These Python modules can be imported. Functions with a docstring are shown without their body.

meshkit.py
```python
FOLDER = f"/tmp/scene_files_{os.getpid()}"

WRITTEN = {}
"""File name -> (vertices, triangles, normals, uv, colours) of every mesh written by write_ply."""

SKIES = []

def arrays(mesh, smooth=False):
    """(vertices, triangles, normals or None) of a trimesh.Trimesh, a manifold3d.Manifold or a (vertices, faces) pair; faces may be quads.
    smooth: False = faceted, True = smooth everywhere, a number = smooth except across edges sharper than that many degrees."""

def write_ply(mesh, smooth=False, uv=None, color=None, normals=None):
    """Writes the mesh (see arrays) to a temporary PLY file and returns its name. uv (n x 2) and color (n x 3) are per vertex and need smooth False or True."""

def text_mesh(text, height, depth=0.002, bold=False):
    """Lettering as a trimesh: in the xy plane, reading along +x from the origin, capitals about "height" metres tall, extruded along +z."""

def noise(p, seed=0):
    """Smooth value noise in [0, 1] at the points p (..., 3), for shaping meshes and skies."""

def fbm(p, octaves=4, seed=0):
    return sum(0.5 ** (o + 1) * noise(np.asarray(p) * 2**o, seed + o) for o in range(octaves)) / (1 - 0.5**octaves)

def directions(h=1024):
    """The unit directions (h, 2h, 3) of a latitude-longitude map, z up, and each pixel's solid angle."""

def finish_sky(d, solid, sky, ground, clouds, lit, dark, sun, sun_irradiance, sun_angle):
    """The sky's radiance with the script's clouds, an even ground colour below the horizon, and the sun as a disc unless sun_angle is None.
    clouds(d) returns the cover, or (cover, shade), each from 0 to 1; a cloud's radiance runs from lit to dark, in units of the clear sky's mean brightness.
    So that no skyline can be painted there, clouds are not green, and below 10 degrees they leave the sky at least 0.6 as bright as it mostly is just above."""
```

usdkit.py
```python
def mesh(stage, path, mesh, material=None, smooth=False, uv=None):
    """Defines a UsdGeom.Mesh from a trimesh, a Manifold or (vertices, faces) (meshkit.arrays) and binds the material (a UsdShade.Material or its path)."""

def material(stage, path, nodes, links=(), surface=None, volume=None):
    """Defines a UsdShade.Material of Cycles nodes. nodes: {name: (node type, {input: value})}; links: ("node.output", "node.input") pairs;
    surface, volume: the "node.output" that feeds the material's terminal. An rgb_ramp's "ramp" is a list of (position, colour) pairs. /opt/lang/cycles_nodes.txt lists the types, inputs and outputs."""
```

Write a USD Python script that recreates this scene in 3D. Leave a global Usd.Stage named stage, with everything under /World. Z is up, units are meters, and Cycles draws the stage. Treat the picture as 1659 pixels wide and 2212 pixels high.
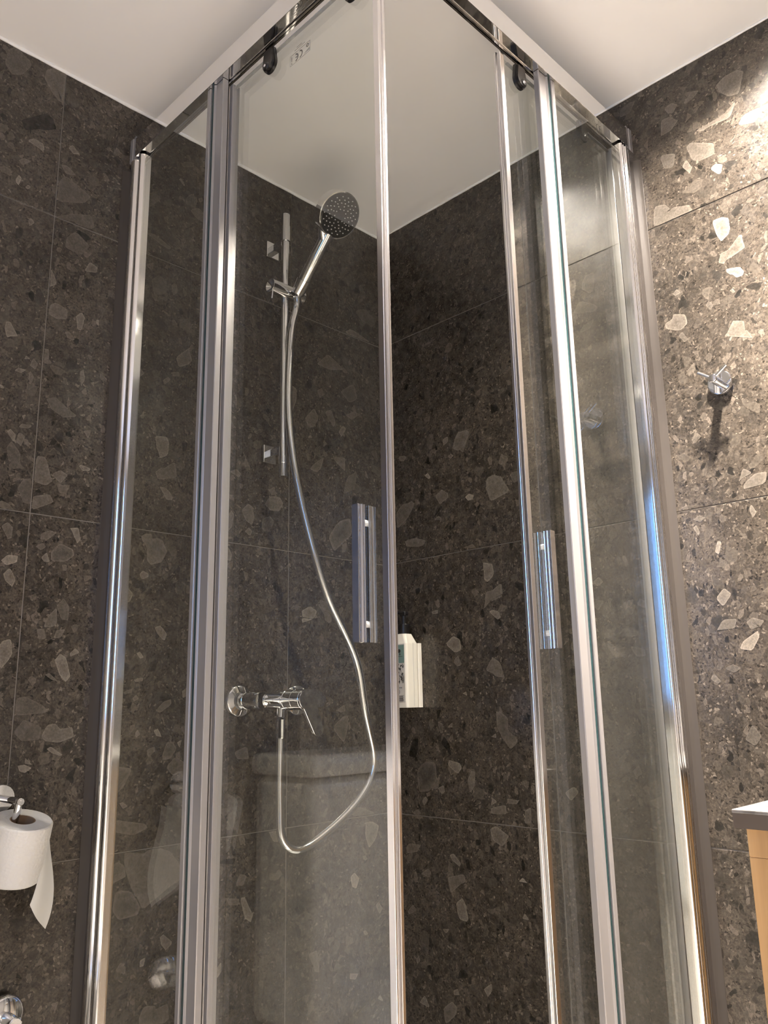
import math, random
import numpy as np, trimesh, usdkit, meshkit
from pxr import Usd, UsdGeom, UsdLux, Gf, Sdf, Vt
from shapely.geometry import Polygon, Point, LineString, box as sbox
from shapely.ops import unary_union
import manifold3d as m3

random.seed(7)
stage = Usd.Stage.CreateInMemory()
UsdGeom.SetStageUpAxis(stage, 'Z'); UsdGeom.SetStageMetersPerUnit(stage, 1.0)
UsdGeom.Xform.Define(stage, '/World'); UsdGeom.Scope.Define(stage, '/World/Looks')

# ------------------------------------------------------------------ camera, sky, exposure
F_PX, YAW, PITCH, ROLL = 1770.29, 2.3523, 0.2300, -0.0186
EYE = np.array([1.4626, -1.4758, 1.0])
fw = np.array([math.cos(PITCH) * math.cos(YAW), math.cos(PITCH) * math.sin(YAW), math.sin(PITCH)])
rt = np.cross(fw, [0, 0, 1]); rt /= np.linalg.norm(rt); up = np.cross(rt, fw)
rt, up = math.cos(ROLL) * rt + math.sin(ROLL) * up, -math.sin(ROLL) * rt + math.cos(ROLL) * up
cam = UsdGeom.Camera.Define(stage, '/World/camera')
AP = 24.0
cam.CreateHorizontalApertureAttr(AP); cam.CreateVerticalApertureAttr(AP * 2212 / 1659)
cam.CreateFocalLengthAttr(F_PX / 1659 * AP); cam.CreateClippingRangeAttr((0.02, 100.0))
M = np.eye(4); M[0, :3], M[1, :3], M[2, :3], M[3, :3] = rt, up, -fw, EYE
cam.AddTransformOp().Set(Gf.Matrix4d(*M.ravel().tolist()))
cam.CreateExposureAttr(0.50)

sky = UsdLux.DomeLight.Define(stage, '/World/sky')            # blue dusk outside the window
sky.CreateColorAttr(Gf.Vec3f(0.20, 0.45, 1.0)); sky.CreateIntensityAttr(1.5)

LAMP_COL, LAMP_POWER, BEAM = (1.0, 0.89, 0.785), 4900.0, (165.0, 350.0)               # radiance of the recessed lamp's lens
H = 2.278                                                    # ceiling height
YL, XR = -0.759, 0.7715                                       # outer faces of the enclosure
XE, YE = 2.40, -2.60                                         # far walls of the room
HR0, HR1 = 2.141, 2.187                                       # top rail

# ------------------------------------------------------------------ helpers
used = {}
def uniq(parent, name):
    k = (parent, name); n = used.get(k, 0); used[k] = n + 1
    return f'{parent}/{name}' + (f'_{n:03d}' if n else '')
BASE = {}
def meta(prim, label=None, cat=None, group=None, kind=None):
    for k, v in (('label', label), ('category', cat), ('group', group), ('kind', kind)):
        if v: prim.SetCustomDataByKey(k, v)
def thing(name, label=None, cat=None, base=(0, 0, 0), group=None, kind=None):
    path = uniq('/World', name); x = UsdGeom.Xform.Define(stage, path)
    x.AddTranslateOp().Set(Gf.Vec3d(*map(float, base))); BASE[path] = np.array(base, float)
    meta(x.GetPrim(), label, cat, group, kind); return path
def part(parent, name, mesh, mat, smooth=False, label=None, kind=None, group=None, off=None):
    path = uniq(parent, name); b = BASE.get(parent, np.zeros(3))
    BASE[path] = b if off is None else b + off
    v, f, n = meshkit.arrays(mesh, smooth)
    m = usdkit.mesh(stage, path, (v - BASE[path], f), MAT[mat])
    if n is not None:
        m.CreateNormalsAttr(Vt.Vec3fArray.FromNumpy(n.astype(np.float32))); m.SetNormalsInterpolation('vertex')
    if off is not None: m.AddTranslateOp().Set(Gf.Vec3d(*map(float, off)))
    meta(m.GetPrim(), label, None, group, kind); return path
def solo(name, mesh, mat, label=None, cat=None, kind=None, smooth=False, group=None):
    path = uniq('/World', name); v, f, n = meshkit.arrays(mesh, smooth)
    c = np.array([*(v.min(0) + v.max(0))[:2] / 2, v[:, 2].min()])
    m = usdkit.mesh(stage, path, (v - c, f), MAT[mat])
    if n is not None:
        m.CreateNormalsAttr(Vt.Vec3fArray.FromNumpy(n.astype(np.float32))); m.SetNormalsInterpolation('vertex')
    m.AddTranslateOp().Set(Gf.Vec3d(*map(float, c))); meta(m.GetPrim(), label, cat, group, kind)
    BASE[path] = c; return path
cat_ = trimesh.util.concatenate
def bx(x0, x1, y0, y1, z0, z1):
    b = trimesh.creation.box([abs(x1 - x0), abs(y1 - y0), abs(z1 - z0)])
    b.apply_translation([(x0 + x1) / 2, (y0 + y1) / 2, (z0 + z1) / 2]); return b
def bbx(x0, x1, y0, y1, z0, z1, r=0.002, seg=8):             # box with rounded edges
    pts = [m3.Manifold.sphere(r, seg).translate([x, y, z]) for x in (x0 + r, x1 - r) for y in (y0 + r, y1 - r) for z in (z0 + r, z1 - r)]
    m = m3.Manifold.batch_hull(pts).to_mesh()
    return trimesh.Trimesh(m.vert_properties[:, :3], m.tri_verts)
def ext(pts, z0, z1):                                         # plan outline (or shapely polygon) -> upright prism
    p = pts if hasattr(pts, 'exterior') else Polygon(pts).buffer(0)
    m = trimesh.creation.extrude_polygon(p, z1 - z0, engine='earcut'); m.apply_translation([0, 0, z0]); return m
def frame(axis, origin):                                      # 4x4 that takes +z to axis
    a = np.array(axis, float); a /= np.linalg.norm(a)
    t = np.array([0, 0, 1.0]) if abs(a[2]) < 0.9 else np.array([1.0, 0, 0])
    u = np.cross(t, a); u /= np.linalg.norm(u); w = np.cross(a, u)
    T = np.eye(4); T[:3, 0], T[:3, 1], T[:3, 2], T[:3, 3] = u, w, a, origin; return T
def lathe(profile, origin, axis=(0, 0, 1), n=40):             # profile: (radius, height) pairs, closed on the axis
    pr = np.array(profile, float); k = len(pr); a = np.linspace(0, 2 * np.pi, n, endpoint=False)
    v = np.concatenate([np.stack([pr[:, 0] * math.cos(t), pr[:, 0] * math.sin(t), pr[:, 1]], 1) for t in a])
    f = []
    for i in range(n):
        j = (i + 1) % n
        for q in range(k - 1):
            f += [[i * k + q, j * k + q, j * k + q + 1], [i * k + q, j * k + q + 1, i * k + q + 1]]
    m = trimesh.Trimesh(v, f, process=True, merge_tex=True); m.merge_vertices(); m.update_faces(m.nondegenerate_faces())
    m.apply_transform(frame(axis, origin)); return m
def cyl(r, p0, p1, c=0.0006, n=32):
    p0, p1 = np.array(p0, float), np.array(p1, float); L = np.linalg.norm(p1 - p0)
    return lathe([(0, 0), (r - c, 0), (r, c), (r, L - c), (r - c, L), (0, L)], p0, p1 - p0, n)
def tube(P, r, n=14, caps=True):
    P = np.array(P, float); R = np.broadcast_to(r, len(P)); T = np.gradient(P, axis=0); T /= np.linalg.norm(T, axis=1)[:, None]
    u = np.cross(T[0], [0.3, 0.2, 0.9]); u /= np.linalg.norm(u); V = []
    for p, t, q in zip(P, T, R):
        u = u - t * (u @ t); u /= np.linalg.norm(u); w = np.cross(t, u)
        V.append([p + q * (math.cos(a) * u + math.sin(a) * w) for a in np.linspace(0, 2 * np.pi, n, endpoint=False)])
    V = np.array(V).reshape(-1, 3); f = []
    for i in range(len(P) - 1):
        for j in range(n):
            a, b = i * n + j, i * n + (j + 1) % n
            f += [[a, b, b + n], [a, b + n, a + n]]
    if caps:
        V = np.vstack([V, P[0], P[-1]]); e = (len(P) - 1) * n
        for j in range(n):
            f += [[len(V) - 2, (j + 1) % n, j], [len(V) - 1, e + j, e + (j + 1) % n]]
    return trimesh.Trimesh(V, f, process=False)
def spline(P, n=120):
    from scipy.interpolate import CubicSpline
    P = np.array(P, float); s = np.r_[0, np.cumsum(np.linalg.norm(np.diff(P, axis=0), axis=1) ** 0.7)]
    return CubicSpline(s, P)(np.linspace(0, s[-1], n))
def W(side, m):                                               # enclosure frame (a from the wall, d inward, z) -> world
    T = np.eye(4)
    if side == 'L': T[1, 3] = YL
    else: T[:3, :3] = [[0, -1, 0], [-1, 0, 0], [0, 0, 1]]; T[0, 3] = XR
    m = m.copy(); m.apply_transform(T); return m

# ------------------------------------------------------------------ materials
MAT = {}
def mat(name, nodes, links=(), surface='p.BSDF'):
    MAT[name] = usdkit.material(stage, '/World/Looks/' + name, nodes, links, surface)
def plain(name, color, rough=0.5, metal=0.0, **kw):
    mat(name, {'p': ('principled_bsdf', dict(base_color=color, roughness=rough, metallic=metal, **kw))})

def tile_material():
    n = {'tc': ('texture_coordinate', {}),
         'wn': ('noise_texture', {'scale': 9.0, 'detail': 3.0}), 'wsub': ('vector_math', {'math_type': 'subtract', 'vector2': (0.5, 0.5, 0.5)}),
         'wsc': ('vector_math', {'math_type': 'scale', 'scale': 0.05}), 'wadd': ('vector_math', {'math_type': 'add'}),
         'wn2': ('noise_texture', {'scale': 70.0, 'detail': 2.0}), 'wsub2': ('vector_math', {'math_type': 'subtract', 'vector2': (0.5, 0.5, 0.5)}),
         'wsc2': ('vector_math', {'math_type': 'scale', 'scale': 0.010}), 'wadd2': ('vector_math', {'math_type': 'add'}),
         # ground
         'gn': ('noise_texture', {'scale': 11.0, 'detail': 6.0, 'roughness': 0.7}),
         'gr': ('rgb_ramp', {'ramp': [(0.30, (0.036, 0.030, 0.0235)), (0.5, (0.080, 0.0662, 0.051)), (0.70, (0.135, 0.112, 0.087))]}),
         'gn2': ('noise_texture', {'scale': 260.0, 'detail': 4.0, 'roughness': 0.7}),
         'gr2': ('rgb_ramp', {'ramp': [(0.30, (0.42, 0.42, 0.42)), (0.5, (1, 1, 1)), (0.70, (1.75, 1.72, 1.68))]}),
         'g': ('mix_color', {'blend_type': 'multiply', 'fac': 1.0, 'use_clamp': False}),
         }
    L = [('tc.object', 'wn.vector'), ('wn.color', 'wsub.vector1'), ('wsub.vector', 'wsc.vector1'), ('tc.object', 'wadd.vector1'), ('wsc.vector', 'wadd.vector2'),
         ('tc.object', 'wn2.vector'), ('wn2.color', 'wsub2.vector1'), ('wsub2.vector', 'wsc2.vector1'), ('wadd.vector', 'wadd2.vector1'), ('wsc2.vector', 'wadd2.vector2'),
         ('tc.object', 'gn.vector'), ('gn.fac', 'gr.fac'), ('tc.object', 'gn2.vector'), ('gn2.fac', 'gr2.fac'), ('gr.color', 'g.a'), ('gr2.color', 'g.b')]
    cur = 'g.result'
    # pebble layers: scale, share of cells, rim width, tones of dark..light clasts
    layers = [(240.0, 0.50, 0.04, [(0.0, (0.020, 0.0166, 0.013)), (0.45, (0.066, 0.0546, 0.042)), (0.85, (0.115, 0.0964, 0.075)), (1.0, (0.24, 0.204, 0.161))]),
              (100.0, 0.26, 0.05, [(0.0, (0.016, 0.014, 0.011)), (0.25, (0.055, 0.0464, 0.036)), (0.75, (0.110, 0.0933, 0.074)), (1.0, (0.17, 0.1435, 0.114))]),
              (46.0, 0.09, 0.06, [(0.0, (0.016, 0.014, 0.011)), (0.12, (0.045, 0.039, 0.031)), (0.4, (0.085, 0.0727, 0.057)), (0.85, (0.120, 0.1025, 0.081)), (1.0, (0.16, 0.1374, 0.109))])]
    hs = []
    for i, (sc, share, rim, ramp) in enumerate(layers):
        k = f'v{i}'
        n |= {k + 'm': ('mapping', {'mapping_type': 'point', 'scale': (1.0, 1.0, 0.72 if i % 2 else 1.0), 'location': (i * 3.1, i * 1.7, i * 2.3), 'rotation': (0.35 * i, 0.2 * i, 0.3)}),
              k: ('voronoi_texture', {'scale': sc, 'randomness': 1.0, 'feature': 'f1'}),
              k + 'e': ('voronoi_texture', {'scale': sc, 'randomness': 1.0, 'feature': 'distance_to_edge'}),
              k + 's': ('separate_color', {'color_type': 'rgb'}),
              k + 'k': ('math', {'math_type': 'less_than', 'value2': share}),
              k + 'w': ('map_range', {'from_min': rim, 'from_max': rim + 0.035, 'to_min': 0.0, 'to_max': 1.0, 'clamp': True}),
              k + 'f': ('math', {'math_type': 'multiply'}),
              k + 'r': ('rgb_ramp', {'ramp': ramp}),
              k + 'v': ('rgb_ramp', {'ramp': [(0.0, (1.22, 1.21, 1.2)), (0.25, (1.0, 1.0, 1.0)), (0.6, (0.9, 0.9, 0.9))]}),
              k + 'c': ('mix_color', {'blend_type': 'multiply', 'fac': 1.0, 'use_clamp': False}),
              k + 'c2': ('mix_color', {'blend_type': 'multiply', 'fac': 0.6, 'use_clamp': False}),
              k + 'x': ('mix_color', {'blend_type': 'mix', 'use_clamp': False})}
        src = 'wadd2.vector'
        L += [(src, k + 'm.vector'), (k + 'm.vector', k + '.vector'), (k + 'm.vector', k + 'e.vector'), (k + '.color', k + 's.color'), (k + 's.r', k + 'k.value1'),
              (k + 'e.distance', k + 'w.value'), (k + 'k.value', k + 'f.value1'), (k + 'w.result', k + 'f.value2'), (k + 's.g', k + 'r.fac'),
              (k + 'e.distance', k + 'v.fac'), (k + 'r.color', k + 'c.a'), (k + 'v.color', k + 'c.b'), (k + 'c.result', k + 'c2.a'), ('gr2.color', k + 'c2.b'),
              (k + 'f.value', k + 'x.fac'), (cur, k + 'x.a'), (k + 'c2.result', k + 'x.b')]
        cur = k + 'x.result'; hs.append(k + 'f.value')
    # printed feature stones: the vertex colour 'print' (tone, cover)
    n |= {'at': ('attribute', {'attribute': 'stone'}), 'as': ('separate_color', {'color_type': 'rgb'}),
          'ac': ('combine_color', {'color_type': 'rgb'}), 'acm': ('mix_color', {'blend_type': 'multiply', 'fac': 0.5, 'use_clamp': False}),
          'ah': ('mix_color', {'blend_type': 'multiply', 'fac': 1.0, 'b': (1.0, 0.875, 0.71), 'use_clamp': False}),
          'ax': ('mix_color', {'blend_type': 'mix', 'use_clamp': False})}
    L += [('at.color', 'as.color'), ('as.r', 'ac.r'), ('as.r', 'ac.g'), ('as.r', 'ac.b'), ('ac.color', 'ah.a'), ('ah.result', 'acm.a'), ('gr2.color', 'acm.b'),
          ('as.g', 'ax.fac'), (cur, 'ax.a'), ('acm.result', 'ax.b')]
    n |= {'bn': ('noise_texture', {'scale': 55.0, 'detail': 4.0, 'roughness': 0.6}), 'b': ('bump', {'strength': 0.10, 'distance': 0.002}),
          'rr': ('map_range', {'from_min': 0.3, 'from_max': 0.7, 'to_min': 0.20, 'to_max': 0.34}),
          'p': ('principled_bsdf', {'specular_ior_level': 0.5})}
    n['tone'] = ('mix_color', {'blend_type': 'multiply', 'fac': 1.0, 'b': (0.60, 0.595, 0.60), 'use_clamp': False})
    L += [('tc.object', 'bn.vector'), ('bn.fac', 'b.height'), ('b.normal', 'p.normal'), ('bn.fac', 'rr.value'), ('rr.result', 'p.roughness'), ('ax.result', 'tone.a'), ('tone.result', 'p.base_color')]
    mat('tile_stone', n, L)
tile_material()
plain('grout', (0.20, 0.18, 0.155), 0.8)
mat('ceiling_paint', {'tc': ('texture_coordinate', {}), 'n': ('noise_texture', {'scale': 90.0, 'detail': 3.0}), 'b': ('bump', {'strength': 0.05, 'distance': 0.002}),
    'p': ('principled_bsdf', {'base_color': (0.80, 0.785, 0.765), 'roughness': 0.8})}, [('tc.object', 'n.vector'), ('n.fac', 'b.height'), ('b.normal', 'p.normal')])
plain('wall_paint', (0.45, 0.435, 0.41), 0.8)
plain('sealant', (0.83, 0.82, 0.80), 0.35)
plain('floor_tile', (0.42, 0.39, 0.355), 0.35)
plain('chrome', (0.80, 0.80, 0.81), 0.04, 1.0)
plain('chrome_dull', (0.74, 0.735, 0.74), 0.10, 1.0)
plain('aluminium', (0.83, 0.82, 0.825), 0.09, 1.0)
plain('satin_profile', (0.30, 0.285, 0.28), 0.30, 0.25)
plain('clear_sealant', (0.050, 0.043, 0.037), 0.42, specular_ior_level=0.18)
plain("satin_aluminium", (0.86, 0.845, 0.85), 0.22, 1.0)
plain('clear_seal', (0.60, 0.60, 0.61), 0.2, transmission_weight=0.35)
def glass(name, tint, haze):
    mat(name, {'g': ('geometry', {}), 'i': ('map_range', {'from_min': 0.0, 'from_max': 1.0, 'to_min': 1.52, 'to_max': 1 / 1.52}), 'f': ('fresnel', {}),
               't': ('transparent_bsdf', {'color': tint}), 's': ('glossy_bsdf', {'color': (1, 1, 1), 'roughness': haze}), 'x': ('mix_closure', {})},
        [('g.backfacing', 'i.value'), ('i.result', 'f.IOR'), ('f.fac', 'x.fac'), ('t.BSDF', 'x.closure1'), ('s.BSDF', 'x.closure2')], 'x.closure')
# shower panes: the same, with a thin film of limescale and soap that grows towards the bottom
mat('shower_glass', {'g': ('geometry', {}), 'i': ('map_range', {'from_min': 0.0, 'from_max': 1.0, 'to_min': 1.52, 'to_max': 1 / 1.52}), 'f': ('fresnel', {}),
    't': ('transparent_bsdf', {'color': (0.965, 0.975, 0.962)}), 's': ('glossy_bsdf', {'color': (1, 1, 1), 'roughness': 0.0}), 'x': ('mix_closure', {}),
    'z': ('separate_xyz', {}), 'h': ('map_range', {'from_min': 0.45, 'from_max': 1.35, 'to_min': 0.028, 'to_max': 0.005, 'clamp': True}),
    'm': ('mapping', {'mapping_type': 'point', 'scale': (5.0, 5.0, 1.6)}), 'n': ('noise_texture', {'scale': 2.0, 'detail': 5.0, 'roughness': 0.6}), 'nr': ('map_range', {'from_min': 0.3, 'from_max': 0.7, 'to_min': 0.55, 'to_max': 1.45}),
    'k': ('math', {'math_type': 'multiply'}), 'd': ('diffuse_bsdf', {'color': (0.80, 0.79, 0.74)}), 'tl': ('translucent_bsdf', {'color': (0.80, 0.79, 0.74)}), 'dt': ('mix_closure', {'fac': 0.5}), 'o': ('mix_closure', {})},
    [('g.backfacing', 'i.value'), ('i.result', 'f.IOR'), ('f.fac', 'x.fac'), ('t.BSDF', 'x.closure1'), ('s.BSDF', 'x.closure2'), ('g.position', 'z.vector'), ('z.z', 'h.value'), ('g.position', 'm.vector'), ('m.vector', 'n.vector'), ('n.fac', 'nr.value'),
     ('h.result', 'k.value1'), ('nr.result', 'k.value2'), ('d.BSDF', 'dt.closure1'), ('tl.BSDF', 'dt.closure2'), ('k.value', 'o.fac'), ('x.closure', 'o.closure1'), ('dt.closure', 'o.closure2')], 'o.closure')
glass('window_glass', (0.97, 0.98, 0.98), 0.0)
plain('glass_edge', (0.022, 0.050, 0.052), 0.15)
plain('black_plastic', (0.012, 0.011, 0.011), 0.28)
plain('black_face', (0.006, 0.006, 0.006), 0.05)
plain('nozzle_rubber', (0.55, 0.54, 0.53), 0.5)
plain('white_plastic', (0.80, 0.76, 0.68), 0.28)
plain('label_teal', (0.16, 0.25, 0.23), 0.4)
plain('label_grey', (0.56, 0.53, 0.49), 0.4)
plain('ink', (0.02, 0.02, 0.022), 0.6)
plain('faint_ink', (0.30, 0.29, 0.28), 0.6)
mat('tissue', {'tc': ('texture_coordinate', {}), 'w': ('voronoi_texture', {'scale': 190.0}), 'b': ('bump', {'strength': 0.6, 'distance': 0.0012}),
    'p': ('principled_bsdf', {'base_color': (0.68, 0.665, 0.63), 'roughness': 0.9})}, [('tc.object', 'w.vector'), ('w.distance', 'b.height'), ('b.normal', 'p.normal')])
plain('tissue_plain', (0.68, 0.665, 0.63), 0.9)
plain('cardboard', (0.30, 0.20, 0.125), 0.85)
plain('ceramic', (0.85, 0.84, 0.82), 0.12)
plain('tray_white', (0.80, 0.79, 0.77), 0.3)
mat('counter_stone', {'tc': ('texture_coordinate', {}), 'n': ('noise_texture', {'scale': 26.0, 'detail': 5.0, 'distortion': 0.6}),
    'r': ('rgb_ramp', {'ramp': [(0.3, (0.10, 0.095, 0.09)), (0.55, (0.22, 0.208, 0.195)), (0.75, (0.34, 0.325, 0.305))]}), 'p': ('principled_bsdf', {'roughness': 0.22})},
    [('tc.object', 'n.vector'), ('n.fac', 'r.fac'), ('r.color', 'p.base_color')])
mat('oak', {'tc': ('texture_coordinate', {}), 'm': ('mapping', {'mapping_type': 'point', 'scale': (60.0, 60.0, 3.0)}), 'n': ('noise_texture', {'scale': 1.0, 'detail': 4.0, 'distortion': 0.3}),
    'r': ('rgb_ramp', {'ramp': [(0.3, (0.36, 0.21, 0.090)), (0.6, (0.47, 0.285, 0.125)), (0.8, (0.52, 0.33, 0.155))]}), 'p': ('principled_bsdf', {'roughness': 0.45})},
    [('tc.object', 'm.vector'), ('m.vector', 'n.vector'), ('n.fac', 'r.fac'), ('r.color', 'p.base_color')])
plain('edge_band', (0.10, 0.080, 0.066), 0.35)
plain('dark_gap', (0.02, 0.018, 0.016), 0.7)
plain('window_white', (0.75, 0.75, 0.74), 0.4)
mat('lamp', {'p': ('emission', {'color': LAMP_COL, 'strength': LAMP_POWER})}, surface='p.emission')
mat('lamp_deep', {'p': ('emission', {'color': LAMP_COL, 'strength': 500.0})}, surface='p.emission')
plain('lamp_can', (0.60, 0.59, 0.57), 0.25, 1.0)

# ------------------------------------------------------------------ the room
T = 0.6; Z0 = 0.1461; GAP = 0.0019; TW = 0.5914
zs = [0.0, Z0, Z0 + T, Z0 + 2 * T, Z0 + 3 * T, H]
STONES_L, STONES_R = [], []          # (outline in wall coordinates (along, z), tone at rim, tone in the middle)
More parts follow.
